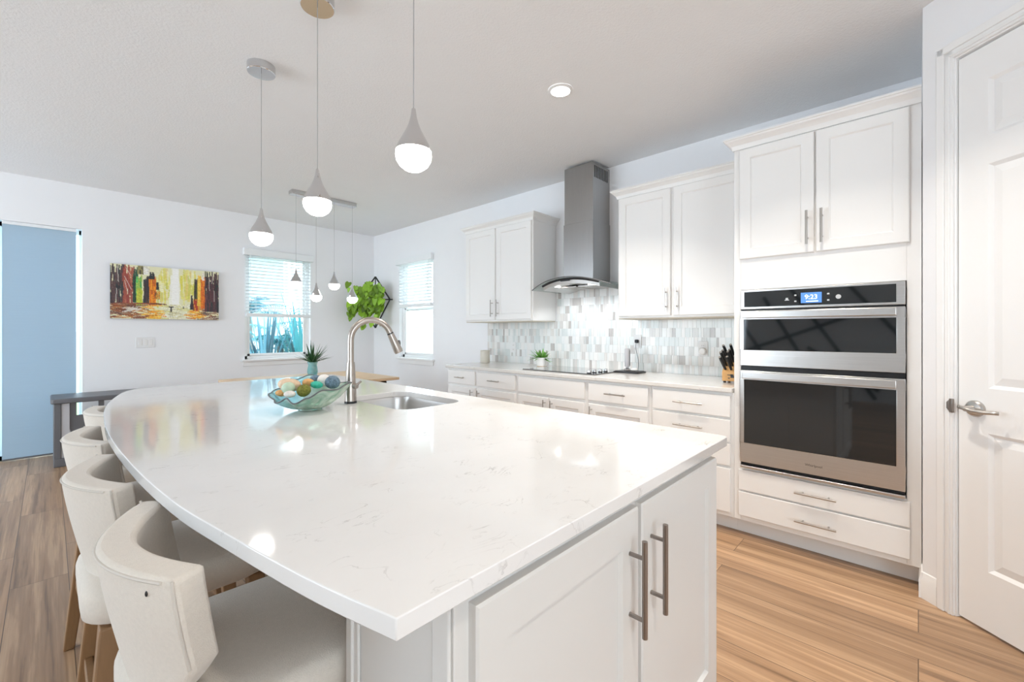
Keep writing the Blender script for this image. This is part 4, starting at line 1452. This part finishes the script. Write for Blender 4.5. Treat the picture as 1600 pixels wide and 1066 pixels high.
# ---------------------------------------------------------------- pendants and ceiling lights
def drop_shade(mb_top, mb_bulb, c, s=1.0):
    """teardrop: chrome above, glowing glass below; c = centre of the widest ring"""
    mb_top.lathe([(0.0045 * s, 0.142 * s), (0.007 * s, 0.140 * s), (0.0085 * s, 0.128 * s), (0.011 * s, 0.112 * s), (0.017 * s, 0.090 * s), (0.027 * s, 0.066 * s), (0.040 * s, 0.042 * s), (0.052 * s, 0.020 * s), (0.0585 * s, 0.002 * s), (0.060 * s, -0.004 * s)], c, 32)
    mb_bulb.lathe([(0.0585 * s, -0.002 * s), (0.061 * s, -0.018 * s), (0.0575 * s, -0.036 * s), (0.047 * s, -0.053 * s), (0.030 * s, -0.066 * s), (0.012 * s, -0.0715 * s), (0.002 * s, -0.072 * s)], c, 32)

PEND = [(0.832, 2.745, 1.812, 'chrome teardrop pendant over the island, nearest the wall painting', 'x'),
        (0.838, 2.000, 1.850, 'middle one of three chrome teardrop pendants over the island', 'x'),
        (0.850, 1.255, 1.868, 'chrome teardrop pendant over the island, nearest the range hood', 'x')]
for x, y, z, lb, _ in PEND:
    t = thing('pendant_lamp', (x, y, ZC), lb, 'pendant lamp', 'teardrop pendants over the island')
    mb = MB(); mb.lathe([(0.070, -0.045), (0.0725, -0.042), (0.0725, 0.0), (0.06, 0.0)], (x, y, ZC - 0.0005), 40); mb.build('canopy', M['chrome'], t)
    mb = MB(); mb.tube([(x, y, ZC - 0.045), (x, y, z + 0.14)], 0.0019, 8); mb.build('cord', M['wire'], t)
    a, b = MB(), MB(); drop_shade(a, b, (x, y, z)); a.build('lamp_shade', M['chrome'], t); b.build('glass_diffuser', M['bulb'], t)

t = thing('linear_pendant', (2.13, 4.92, ZC), 'chrome bar with four small teardrop lamps above the dining table', 'pendant lamp')
mb = MB(); mb.box((1.77, 4.865, ZC - 0.045), (2.50, 4.965, ZC - 0.0005)); mb.build('ceiling_bar', M['chrome'], t, bevel=0.004)
for x, z in ((1.83, 1.79), (2.045, 1.655), (2.25, 1.80), (2.47, 1.655)):
    mb = MB(); mb.tube([(x, 4.915, ZC - 0.045), (x, 4.915, z + 0.12)], 0.0014, 6); cd = mb.build('cord', M['wire'], t)
    a, b = MB(), MB(); drop_shade(a, b, (x, 4.915, z), 0.98); sh = a.build('lamp_shade', M['chrome'], t); b.build('glass_diffuser', M['bulb'], sh)

def downlight(x, y, label, power):
    t = thing('recessed_downlight', (x, y, ZC), label, 'ceiling light', 'recessed ceiling downlights')
    mb = MB(); mb.lathe([(0.078, -0.0005), (0.078, -0.006), (0.060, -0.010), (0.060, -0.0005)], (x, y, ZC), 36, cap=False); mb.build('trim_ring', M['plastic'], t)
    mb = MB(); mb.lathe([(0.061, -0.001), (0.060, -0.008), (0.045, -0.011), (0.01, -0.012)], (x, y, ZC), 36); mb.build('lens', M['canlight'], t)
    l = bpy.data.lights.new('downlight_lamp', 'AREA'); l.shape = 'DISK'; l.size = 0.11; l.energy = power; l.color = WARM; l.spread = math.radians(105)
    o = bpy.data.objects.new('downlight_lamp', l); C.objects.link(o); o.location = (x, y, ZC - 0.016)
downlight(2.205, 1.646, 'round recessed downlight in the ceiling before the range hood', 11)
downlight(1.95, 0.35, 'added unseen fill downlight above the oven aisle', 9)  # out-of-view lamp added to brighten the aisle
downlight(0.30, -0.60, 'added unseen fill downlight above the camera end of the island', 6)  # out-of-view lamp added for more overhead light on the island

# ---------------------------------------------------------------- on the wall worktop
# beige canister
t = thing('canister', (3.33, 3.53, TOP), 'beige ceramic canister at the end of the wall worktop', 'canister')
mb = MB(); mb.lathe([(0.050, 0.001), (0.053, 0.006), (0.053, 0.120), (0.050, 0.126)], (3.33, 3.53, TOP), 32); mb.build('jar', M['beige'], t)
mb = MB(); mb.lathe([(0.051, 0.126), (0.054, 0.128), (0.054, 0.136), (0.048, 0.140)], (3.33, 3.53, TOP), 32); mb.build('lid', M['beige'], t)

# potted fern
def leaf(mb, base, az, el, ln, wd, curl, n=6):
    d = Vector((math.cos(az) * math.cos(el), math.sin(az) * math.cos(el), math.sin(el)))
    s = Vector((-math.sin(az), math.cos(az), 0))
    vs = []
    for i in range(n + 1):
        q = i / n
        p = Vector(base) + d * ln * q + Vector((0, 0, -curl * q * q))
        w = wd * math.sin(PI * (0.12 + 0.88 * q) ** 0.8) * 0.5 if i < n else 0.0006
        vs += [p - s * w, p + Vector((0, 0, -w * 0.35)), p + s * w]
    fs = []
    for i in range(n):
        fs += [(i * 3, i * 3 + 1, i * 3 + 4, i * 3 + 3), (i * 3 + 1, i * 3 + 2, i * 3 + 5, i * 3 + 4)]
    mb.add(vs, fs)
px, py = 3.36, 2.74
t = thing('potted_plant', (px, py, TOP), 'small green plant in a round white pot beside the cooktop', 'potted plant')
mb = MB(); mb.lathe([(0.045, 0.004), (0.052, 0.010), (0.056, 0.04), (0.056, 0.088), (0.052, 0.090), (0.050, 0.078)], (px, py, TOP), 32); mb.build('pot', M['ceramic'], t)
mb = MB(); mb.lathe([(0.046, 0.0005), (0.046, 0.005)], (px, py, TOP), 28); mb.build('pot_base', M['blockwood'], t)
mb = MB(); mb.lathe([(0.050, 0.076), (0.03, 0.082), (0.005, 0.083)], (px, py, TOP), 24); mb.build('soil', M['soil'], t)
rnd = random.Random(12)
mb = MB()
for k in range(46):
    az = rnd.uniform(0, 2 * PI)
    el = rnd.uniform(0.25, 1.4)
    leaf(mb, (px + 0.02 * math.cos(az), py + 0.02 * math.sin(az), TOP + 0.078), az, el, rnd.uniform(0.08, 0.15), 0.026, rnd.uniform(0.0, 0.06))
mb.build('foliage', M['potplant'], t, smooth=False)
mb = MB(); mb.tube(crom([(px + 0.0, py - 0.03, TOP + 0.085), (px - 0.02, py - 0.075, TOP + 0.075), (px - 0.02, py - 0.12, TOP + 0.05)], 5), 0.003, 6)
for k in range(5):
    leaf(mb, (px - 0.018, py - 0.055 - 0.014 * k, TOP + 0.079 - 0.006 * k), -PI / 2 + 0.8 * (-1) ** k, 0.3, 0.035, 0.016, 0.01)
mb.build('trailing_stem', M['potplant'], t, smooth=False)

# tray with upright gadget
tx, ty = 3.37, 1.79
mb = MB(); mb.prism(rrect(tx - 0.085, tx + 0.085, ty - 0.115, ty + 0.115, 0.02), TOP + 0.0005, TOP + 0.012); mb.prism(rrect(tx - 0.075, tx + 0.075, ty - 0.105, ty + 0.105, 0.02), TOP + 0.011, TOP + 0.016)
tr_ = mb.build('flat_tray', M['black'], None, bevel=0.003); tag(tr_, 'flat black tray on the worktop between cooktop and oven tower', 'tray')
t = thing('hand_blender', (tx, ty + 0.02, TOP + 0.016), 'slim grey upright gadget standing on the flat black tray', 'kitchen gadget')
mb = MB(); mb.lathe([(0.030, 0.017), (0.032, 0.020), (0.028, 0.030), (0.012, 0.040), (0.010, 0.048)], (tx, ty + 0.02, TOP), 24); mb.build('foot', M['chrome'], t)
mb = MB(); mb.lathe([(0.012, 0.045), (0.020, 0.050), (0.022, 0.056), (0.023, 0.195), (0.020, 0.203), (0.010, 0.205)], (tx, ty + 0.02, TOP), 24); mb.build('column', M['silverplastic'], t)
mb = MB(); mb.box((tx - 0.006, ty + 0.02 - 0.0245, TOP + 0.06), (tx + 0.006, ty + 0.02 - 0.018, TOP + 0.19)); mb.build('stripe', M['greyplastic'], t, bevel=0.002)
mb = MB(); mb.ball((tx - 0.02, ty - 0.055, TOP + 0.030), 0.026, 18, 12, (1.0, 1.2, 0.52)); cu_ = mb.build('spoon_rest', M['ceramic'], None); tag(cu_, 'small cream lump lying on the flat black tray', 'dish')

# knife block with knives
kx, ky = 3.20, 0.925
t = thing('knife_block', (kx, ky, TOP), 'orange wood knife block at the worktop end by the oven tower', 'knife block')
mb = MB()
mb.prism([(kx - 0.055, TOP + 0.012), (kx + 0.075, TOP + 0.012), (kx + 0.10, TOP + 0.115), (kx + 0.02, TOP + 0.155), (kx - 0.055, TOP + 0.075)], ky - 0.055, ky + 0.055, 'y') 
mb.build('block', M['blockwood'], t, bevel=0.004)
for dx in (-0.04, 0.06):
    for dy in (-0.042, 0.042):
        mb = MB(); mb.lathe([(0.009, 0.0005), (0.009, 0.013)], (kx + dx, ky + dy, TOP), 12); mb.build('foot', M['black'], t)
mb = MB()
for a, b in (((-0.022, 0.036), (0.0, 0.050)), ((0.0, 0.050), (-0.016, 0.060)), ((-0.020, 0.052), (0.020, 0.046)), ((0.004, 0.030), (0.016, 0.036))):
    mb.box((kx - 0.0562, ky + min(a[0], b[0]), TOP + a[1]), (kx - 0.055, ky + max(a[0], b[0]), TOP + max(b[1], a[1] + 0.005)))
mb.build('dark_emblem', M['darkmark'], t, smooth=False)
kd = Vector((-0.52, 0.0, 0.855)).normalized()
rnd = random.Random(3)
n = 0
klabels = []
KN = [(i, j) for i in range(4) for j in range(3)]
kwords = ['lowest row', 'second row', 'third row', 'top row']
kpos = ['tile side', 'centre', 'oven side']
for i, j in KN:
    base = Vector((kx - 0.040 + 0.026 * i, ky + 0.036 - 0.036 * j, TOP + 0.09 + 0.022 * i))
    ln = 0.10 + 0.012 * (i % 2) + 0.006 * j
    kdir = (kd + Vector((0, 0.22 - 0.12 * j, 0.03 * i))).normalized()
    t = thing('kitchen_knife', base, 'black-handled knife in the wood block, %s of slots, %s' % (kwords[i], kpos[j]), 'knife', 'black knives in the wood block')
    mb = MB(); mb.tube([base, base + kdir * (ln * 0.3), base + kdir * (ln * 0.8), base + kdir * ln], [0.0075, 0.0095, 0.0095, 0.0085], 10); mb.build('handle', M['black'], t)
    mb = MB(); mb.tube([base + kdir * ln, base + kdir * (ln + 0.004)], [0.0086, 0.0075], 10); mb.build('end_cap', M['chrome'], t)

# outlets on the tiles
def wall_plate(name, T, u, v, w, h, label, cat, kind):
    t = thing(name, T((u, v, 0)), label, cat)
    mb = MB(T); mb.box((u - w / 2, v - h / 2, 0), (u + w / 2, v + h / 2, 0.006)); mb.build('plate', M['plastic'], t, bevel=0.002)
    return t
TT = lambda p: (XW - 0.010 - p[2], p[0], p[1])
for u, v, lb in ((3.30, 1.075, 'white double socket on the tiles beside the beige canister'), (1.245, 1.115, 'white socket with a round plug-in on the tiles near the knife block')):
    t = wall_plate('wall_outlet', TT, u, v, 0.072, 0.115, lb, 'wall outlet', 0)
    for dv_ in (-0.024, 0.024):
        mb = MB(TT); mb.prism(rrect(u - 0.017, u + 0.017, v + dv_ - 0.014, v + dv_ + 0.014, 0.008, 4), 0.005, 0.008); mb.build('socket', M['ceramic'], t, smooth=False)
        mb = MB(TT); mb.box((u - 0.008, v + dv_ - 0.005, 0.0079), (u - 0.006, v + dv_ + 0.005, 0.0083)); mb.box((u + 0.006, v + dv_ - 0.005, 0.0079), (u + 0.008, v + dv_ + 0.005, 0.0083)); mb.build('slots', M['darkmark'], t, smooth=False)
mb = MB(TT); mb.lathe([(0.026, 0.008), (0.028, 0.012), (0.028, 0.026), (0.022, 0.032), (0.010, 0.033)], (1.245, 1.095, 0), 24); pl = mb.build('plug_in', M['ceramic'], None); tag(pl, 'round white plug-in pushed into the socket near the knife block', 'plug')
t = wall_plate('wall_outlet', TT, 1.805, 1.165, 0.072, 0.115, 'white socket with a black plug behind the flat black tray', 'wall outlet', 0)
mb = MB(TT); mb.box((1.790, 1.150, 0.006), (1.820, 1.180, 0.035)); pg = mb.build('power_plug', M['black'], None, bevel=0.006); tag(pg, 'black power plug in the socket above the flat black tray', 'plug')
mb = MB(); mb.tube(crom([(XW - 0.04, 1.805, 1.16), (XW - 0.055, 1.80, 1.10), (XW - 0.05, 1.78, 1.0), (XW - 0.06, 1.78, TOP + 0.012), (3.46, 1.79, TOP + 0.006)], 6), 0.0025, 6); cb_ = mb.build('power_cable', M['greyplastic'], None); tag(cb_, 'thin grey cord running from the black plug down to the tray', 'cord')

# triple switch below the painting
t = wall_plate('light_switch', TB, 0.745, 1.128, 0.165, 0.115, 'white triple light switch on the wall below the painting', 'light switch', 0)
for k in (-1, 0, 1):
    mb = MB(TB); mb.box((0.745 + k * 0.046 - 0.016, 1.095, 0.005), (0.745 + k * 0.046 + 0.016, 1.161, 0.0095)); mb.build('rocker', M['ceramic'], t, bevel=0.0015)

# ---------------------------------------------------------------- painting
def make_painting():
    u0, u1, v0, v1 = 0.450, 1.440, 1.393, 1.985
    t = thing('wall_painting', ((u0 + u1) / 2, YW, v0), 'unframed canvas of an orange and yellow city street on the dining wall', 'painting')
    mb = MB(TB); mb.box((u0 + 0.002, v0 + 0.002, 0.004), (u1 - 0.002, v1 - 0.002, 0.034)); mb.build('stretcher_box', M['greyplastic'], t)
    nx, ny = 230, 138
    rnd = random.Random(42)
    img = [[(0.80, 0.78, 0.52)] * (nx + 1) for _ in range(ny + 1)]    # row 0 = top
    def put(x, y, c, a):
        if 0 <= x <= nx and 0 <= y <= ny:
            o = img[y][x]
            img[y][x] = tuple(o[i] * (1 - a) + c[i] * a for i in range(3))
    def stroke(x0, y0, x1, y1, w, c, j=0.25, a=0.9):
        """painterly bar from (x0,y0) to (x1,y1) in 0..1 canvas units"""
        L = max(abs(x1 - x0) * nx, abs(y1 - y0) * ny, 1)
        n = int(L) + 1
        for i in range(n + 1):
            q = i / n
            cx, cy = (x0 + (x1 - x0) * q) * nx, (y0 + (y1 - y0) * q) * ny
            hw = max(0.6, w * nx / 2 * rnd.uniform(0.65, 1.15))
            vert = abs(y1 - y0) * ny > abs(x1 - x0) * nx
            k = rnd.uniform(1 - j, 1 + j)
            for d in range(int(-hw), int(hw) + 1):
                kk = k * rnd.uniform(0.9, 1.1)
                cc = tuple(min(1, ch * kk) for ch in c)
                if vert: put(int(cx + d), int(cy), cc, a)
                else: put(int(cx), int(cy + d), cc, a)
    # sky light
    for _ in range(150):
        x = rnd.uniform(0.40, 0.76)
        g = abs(x - 0.57) < 0.045
        c = (0.93, 0.92, 0.86) if g else rnd.choice([(0.74, 0.68, 0.10), (0.80, 0.76, 0.22), (0.62, 0.62, 0.08), (0.86, 0.84, 0.55), (0.78, 0.62, 0.20)])
        y = rnd.uniform(0, 0.5)
        stroke(x, y, x + rnd.uniform(-0.01, 0.01), y + rnd.uniform(0.1, 0.3), rnd.uniform(0.008, 0.03), c, 0.15, 0.7)
    for _ in range(14):
        stroke(0.57 + rnd.uniform(-0.03, 0.03), 0, 0.57 + rnd.uniform(-0.03, 0.03), 0.72, 0.02, (0.94, 0.93, 0.88), 0.05, 0.8)
    # road: light centre, warm sides
    for _ in range(260):
        x = rnd.uniform(0, 1); y = rnd.uniform(0.72, 1)
        d = abs(x - 0.57)
        if d < 0.13: c = rnd.choice([(0.82, 0.80, 0.62), (0.70, 0.66, 0.22), (0.62, 0.56, 0.30), (0.88, 0.86, 0.74)])
        elif x < 0.3: c = rnd.choice([(0.20, 0.05, 0.02), (0.34, 0.10, 0.03), (0.55, 0.22, 0.05), (0.30, 0.16, 0.10), (0.12, 0.04, 0.03)])
        elif x > 0.82: c = rnd.choice([(0.18, 0.05, 0.03), (0.30, 0.10, 0.04), (0.10, 0.05, 0.05), (0.40, 0.26, 0.16)])
        else: c = rnd.choice([(0.80, 0.28, 0.01), (0.90, 0.42, 0.02), (0.60, 0.16, 0.01), (0.92, 0.58, 0.06)])
        l = rnd.uniform(0.04, 0.14)
        stroke(x - l / 2, y, x + l / 2, y + rnd.uniform(-0.05, 0.05) * (1 if x < .57 else -1), 0.012, c, 0.25, 0.85)
    for _ in range(14):
        x = rnd.uniform(0.06, 0.2); stroke(x, 0.83 + rnd.uniform(-0.02, 0.06), x + 0.07, 0.81 + rnd.uniform(-0.03, 0.03), 0.012, (0.72, 0.66, 0.58), 0.2, 0.7)
    # buildings, left side
    def block(x0, x1, y0, y1, cols, n=70, w=0.014):
        for _ in range(n):
            x = rnd.uniform(x0, x1); y = rnd.uniform(y0, y1 - 0.05)
            stroke(x, y, x + rnd.uniform(-0.008, 0.008), min(y1, y + rnd.uniform(0.1, 0.3)), w, rnd.choice(cols), 0.3, 0.9)
    DK = [(0.03, 0.025, 0.03), (0.05, 0.03, 0.04), (0.02, 0.03, 0.035)]
    block(0.0, 0.13, 0, 0.72, DK + [(0.10, 0.05, 0.05)], 120)
    block(0.11, 0.20, 0, 0.72, [(0.36, 0.08, 0.05), (0.45, 0.14, 0.08), (0.28, 0.05, 0.04)], 90)
    block(0.195, 0.235, 0.02, 0.70, [(0.015, 0.05, 0.035), (0.02, 0.09, 0.05), (0.01, 0.02, 0.02)], 60)
    block(0.22, 0.262, 0.18, 0.60, [(0.08, 0.42, 0.10), (0.12, 0.52, 0.12), (0.42, 0.55, 0.08)], 45)
    block(0.225, 0.27, 0.42, 0.74, [(0.60, 0.60, 0.06), (0.45, 0.52, 0.05)], 34)
    block(0.235, 0.285, 0.0, 0.16, [(0.07, 0.06, 0.04), (0.30, 0.26, 0.10)], 25)
    block(0.285, 0.325, 0.18, 0.72, DK + [(0.10, 0.05, 0.02)], 55)
    block(0.285, 0.33, 0.0, 0.16, [(0.86, 0.84, 0.78), (0.80, 0.76, 0.60)], 25)
    block(0.335, 0.385, 0.16, 0.74, [(0.75, 0.20, 0.01), (0.85, 0.34, 0.02), (0.55, 0.10, 0.01)], 85)
    block(0.335, 0.375, 0.10, 0.24, DK, 16, 0.01)
    block(0.388, 0.41, 0.28, 0.44, DK, 14, 0.01)
    block(0.385, 0.42, 0.46, 0.62, [(0.10, 0.05, 0.02), (0.70, 0.30, 0.03)], 18, 0.01)
    # right side
    block(0.715, 0.735, 0.50, 0.80, DK, 20, 0.01)
    block(0.755, 0.79, 0.16, 0.62, DK + [(0.10, 0.12, 0.02)], 40, 0.011)
    block(0.745, 0.80, 0.58, 0.82, [(0.45, 0.04, 0.02), (0.25, 0.03, 0.02), (0.7, 0.3, 0.03)], 34)
    block(0.79, 0.825, 0.10, 0.72, [(0.92, 0.62, 0.10), (0.88, 0.50, 0.05)], 60)
    block(0.82, 0.855, 0.12, 0.78, [(0.80, 0.24, 0.02), (0.70, 0.14, 0.02)], 60)
    block(0.86, 1.0, 0.0, 0.84, DK + [(0.12, 0.04, 0.05), (0.08, 0.03, 0.04)], 170)
    block(0.83, 0.85, 0.02, 0.2, [(0.85, 0.78, 0.70)], 8, 0.008)
    for x0, y0, x1, y1 in ((0.13, 0.06, 0.17, 0.2), (0.12, 0.22, 0.175, 0.46), (0.12, 0.3, 0.145, 0.5), (0.06, 0.05, 0.07, 0.33), (0.055, 0.45, 0.05, 0.65),
                           (0.945, 0.0, 0.93, 0.25), (0.90, 0.14, 0.905, 0.40), (0.955, 0.40, 0.955, 0.62)):
        stroke(x0, y0, x1, y1, 0.007, (0.74, 0.68, 0.62), 0.2, 0.85)
    for _ in range(26):
        x = rnd.uniform(0.0, 0.45); stroke(x, 0.70 + 0.16 * (0.45 - x) * 0.4, x + 0.09, 0.72, 0.01, rnd.choice([(0.10, 0.03, 0.02), (0.30, 0.08, 0.04)]), 0.2, 0.8)
    # walking figure with umbrella and its reflection
    stroke(0.505, 0.765, 0.548, 0.765, 0.014, (0.03, 0.025, 0.03), 0.1, 1)
    stroke(0.526, 0.76, 0.527, 0.86, 0.017, (0.03, 0.025, 0.03), 0.1, 1)
    stroke(0.52, 0.86, 0.518, 0.97, 0.006, (0.25, 0.2, 0.08), 0.1, 0.8); stroke(0.535, 0.86, 0.537, 0.95, 0.006, (0.25, 0.2, 0.08), 0.1, 0.8)
    stroke(0.645, 0.75, 0.648, 0.79, 0.010, (0.06, 0.05, 0.04), 0.1, 0.9)
    # signature squiggle
    for k in range(9):
        stroke(0.865 + 0.013 * k, 0.965, 0.871 + 0.013 * k, 0.945 + 0.03 * (k % 2), 0.004, (0.72, 0.66, 0.6), 0.1, 0.8)
    me = bpy.data.meshes.new('canvas')
    off = LOC[t.name]
    vs = [Vector(TB((u0 + (u1 - u0) * i / nx, v1 - (v1 - v0) * j / ny, 0.0352))) - off for j in range(ny + 1) for i in range(nx + 1)]
    fs = [(j * (nx + 1) + i, (j + 1) * (nx + 1) + i, (j + 1) * (nx + 1) + i + 1, j * (nx + 1) + i + 1) for j in range(ny) for i in range(nx)]
    me.from_pydata(vs, [], fs)
    at = me.color_attributes.new('paint', 'FLOAT_COLOR', 'POINT')
    at.data.foreach_set('color', [x for j in range(ny + 1) for i in range(nx + 1) for x in (*img[j][i], 1.0)])
    finish('canvas', me, M['canvas'], t, smooth=False, off=off)
make_painting()

# ---------------------------------------------------------------- dining end
t = thing('dining_table', (1.92, 4.72, 0), 'pale wooden dining table beyond the island, below the wall plant', 'table')
mb = MB(); mb.box((1.20, 4.16, 0.722), (2.635, 5.30, 0.752)); mb.build('tabletop', M['tablewood'], t, bevel=0.006)
mb = MB(); mb.box((1.30, 4.26, 0.66), (2.535, 4.285, 0.722)); mb.box((1.30, 5.175, 0.66), (2.535, 5.20, 0.722)); mb.box((1.30, 4.26, 0.66), (1.325, 5.20, 0.722)); mb.box((2.51, 4.26, 0.66), (2.535, 5.20, 0.722)); mb.build('apron', M['tablewood'], t)
for x in (1.30, 2.465):
    for y in (4.26, 5.13):
        mb = MB(); mb.box((x, y, 0), (x + 0.07, y + 0.07, 0.722)); mb.build('leg', M['tablewood'], t, bevel=0.004)

vx, vy = 2.06, 5.05
t = thing('glass_vase', (vx, vy, 0.752), 'aqua glass vase standing on the dining table', 'vase')
mb = MB(); mb.lathe([(0.042, 0.0005), (0.050, 0.006), (0.056, 0.04), (0.052, 0.08), (0.046, 0.11), (0.050, 0.135), (0.058, 0.152), (0.055, 0.152), (0.044, 0.11), (0.048, 0.06), (0.040, 0.015)], (vx, vy, 0.752), 36); mb.build('vase_body', M['vaseglass'], t, angle=60)
t = thing('spiky_plant', (vx, vy, 0.78), 'dark green spiky plant standing in the aqua vase', 'plant')
rnd = random.Random(9)
mb = MB()
for k in range(64):
    az = rnd.uniform(0, 2 * PI); el = rnd.uniform(0.35, 1.5)
    leaf(mb, (vx + 0.015 * math.cos(az), vy + 0.015 * math.sin(az), 0.895), az, el, rnd.uniform(0.17, 0.27), 0.016, rnd.uniform(0.0, 0.05), 5)
mb.build('leaves', M['yucca'], t, smooth=False)
mb = MB(); mb.tube([(vx, vy, 0.775), (vx, vy, 0.90)], [0.012, 0.024], 10); mb.build('stem', M['yucca'], t)

# corner planter
cc = Vector((3.345, 5.975, 1.70))
ax = Vector((0.72, -0.69, 0)).normalized()         # across the corner
nb_ = Vector((-ax.y, ax.x, 0)) 
if nb_.dot(Vector((1, 1, 0))) > 0: nb_ = -nb_      # towards the room
t = thing('wall_planter', cc, 'black metal diamond planter spilling lime green vines in the room corner', 'planter')
def PP(a, z, d=0.0):
    p = cc + ax * a + nb_ * d
    return Vector((p.x, p.y, z))
mb = MB()
dia = [PP(0.02, 2.075), PP(0.235, 1.735), PP(0.02, 1.305), PP(-0.23, 1.72)]
for i in range(4): mb.tube([dia[i], dia[(i + 1) % 4]], 0.011, 4)
mb.tube([PP(0.02, 2.075), PP(0.02, 1.305)], 0.009, 4); mb.tube([PP(-0.23, 1.735), PP(0.235, 1.735)], 0.009, 4)
mb.tube([PP(0.235, 1.735), (XW + 0.0, PP(0.235, 1.735).y, 1.735)], 0.009, 4); mb.tube([PP(-0.23, 1.72), (PP(-0.23, 1.72).x, YW, 1.72)], 0.009, 4)
mb.build('frame', M['frameblack'], t, smooth=False)
mb = MB(); mb.lathe([(0.06, 0.0), (0.085, 0.03), (0.095, 0.13), (0.09, 0.135)], PP(0, 1.74), 20); mb.build('pot', M['frameblack'], t)
def heart(mb, p, nrm, up, s):
    nrm = nrm.normalized(); sd = nrm.cross(up).normalized(); dn = -(up - nrm * up.dot(nrm)).normalized()
    out = [(0, 0.02), (0.30, -0.12), (0.46, 0.10), (0.42, 0.42), (0.22, 0.78), (0, 1.05), (-0.22, 0.78), (-0.42, 0.42), (-0.46, 0.10), (-0.30, -0.12)]
    c = p + dn * (0.4 * s)
    vs = [c - nrm * 0.06 * s] + [p + sd * a * s + dn * b * s + nrm * (-0.10 * s * b * b) for a, b in out]
    mb.add(vs, [(0, 1 + k, 1 + (k + 1) % len(out)) for k in range(len(out))])
rnd = random.Random(31)
mb = MB()
for k in range(150):
    a = rnd.gauss(-0.04, 0.11); z = rnd.gauss(1.78, 0.13)
    a = max(-0.32, min(0.15, a)); z = max(1.42, min(1.985 - max(0, a) * 0.5, z))
    p = PP(a, z, rnd.uniform(0.03, 0.16))
    heart(mb, p, nb_ + Vector((rnd.uniform(-0.6, 0.6), rnd.uniform(-0.6, 0.6), rnd.uniform(0.0, 0.7))), Vector((rnd.uniform(-0.4, 0.4), rnd.uniform(-0.4, 0.4), 1)), rnd.uniform(0.06, 0.115))
for x0, zl, n in ((-0.34, 1.46, 26), (-0.15, 1.30, 18), (0.0, 1.36, 16), (-0.28, 1.55, 20)):
    for k in range(n):
        q = k / n
        p = PP(x0 + 0.12 * (1 - q) + rnd.uniform(-0.035, 0.035), 1.74 + (zl - 1.74) * q, 0.10 + rnd.uniform(-0.03, 0.05))
        heart(mb, p, nb_ + Vector((rnd.uniform(-0.6, 0.6), rnd.uniform(-0.6, 0.6), rnd.uniform(0.0, 0.6))), Vector((rnd.uniform(-0.4, 0.4), 0, 1)), rnd.uniform(0.05, 0.09))
mb.build('foliage', M['pothos'], t, smooth=False)

# dark grey stand by the sliding door
t = thing('utility_stand', (0.31, 5.95, 0), 'dark grey plastic stand with a thick top before the blue shade', 'stand')
bx0, bx1, by0_, by1_ = 0.03, 0.64, 5.77, 6.18
mb = MB(); mb.prism(rrect(bx0 - 0.02, bx1 + 0.02, by0_ - 0.03, by1_ + 0.02, 0.03, 4), 0.585, 0.632); mb.build('top', M['greyplastic'], t, bevel=0.010, seg=3)
for x0 in (bx0, bx1 - 0.17):
    mb = MB(); mb.box((x0, by0_, 0.075), (x0 + 0.05, by0_ + 0.06, 0.586)); mb.box((x0 + 0.0, by0_, 0.0), (x0 + 0.17, by0_ + 0.06, 0.080)); mb.box((x0, by1_ - 0.06, 0), (x0 + 0.05, by1_, 0.586)); mb.box((x0, by0_ + 0.05, 0.0), (x0 + 0.05, by1_ - 0.05, 0.08))
    lg = mb.build('leg', M['greyplastic'], t, bevel=0.006)
    mb = MB(); mb.prism([(x0 + 0.05, 0.080), (x0 + 0.17, 0.080), (x0 + 0.16, 0.26), (x0 + 0.115, 0.30), (x0 + 0.105, 0.34), (x0 + 0.105, 0.586), (x0 + 0.05, 0.586)], by0_ + 0.008, by0_ + 0.05, 'y'); mb.build('leg_insert', M['silverplastic'], lg, bevel=0.003)
mb = MB()
mb.box((bx0 + 0.105, by0_ + 0.02, 0.30), (bx1 - 0.06, by0_ + 0.05, 0.46)); mb.box((bx0 + 0.105, by0_ + 0.02, 0.46), (bx0 + 0.15, by0_ + 0.05, 0.586)); mb.box((bx0 + 0.30, by0_ + 0.02, 0.46), (bx0 + 0.34, by0_ + 0.05, 0.586)); mb.box((bx1 - 0.10, by0_ + 0.02, 0.46), (bx1 - 0.06, by0_ + 0.05, 0.586))
mb.build('apron', M['greyplastic'], t, bevel=0.003)
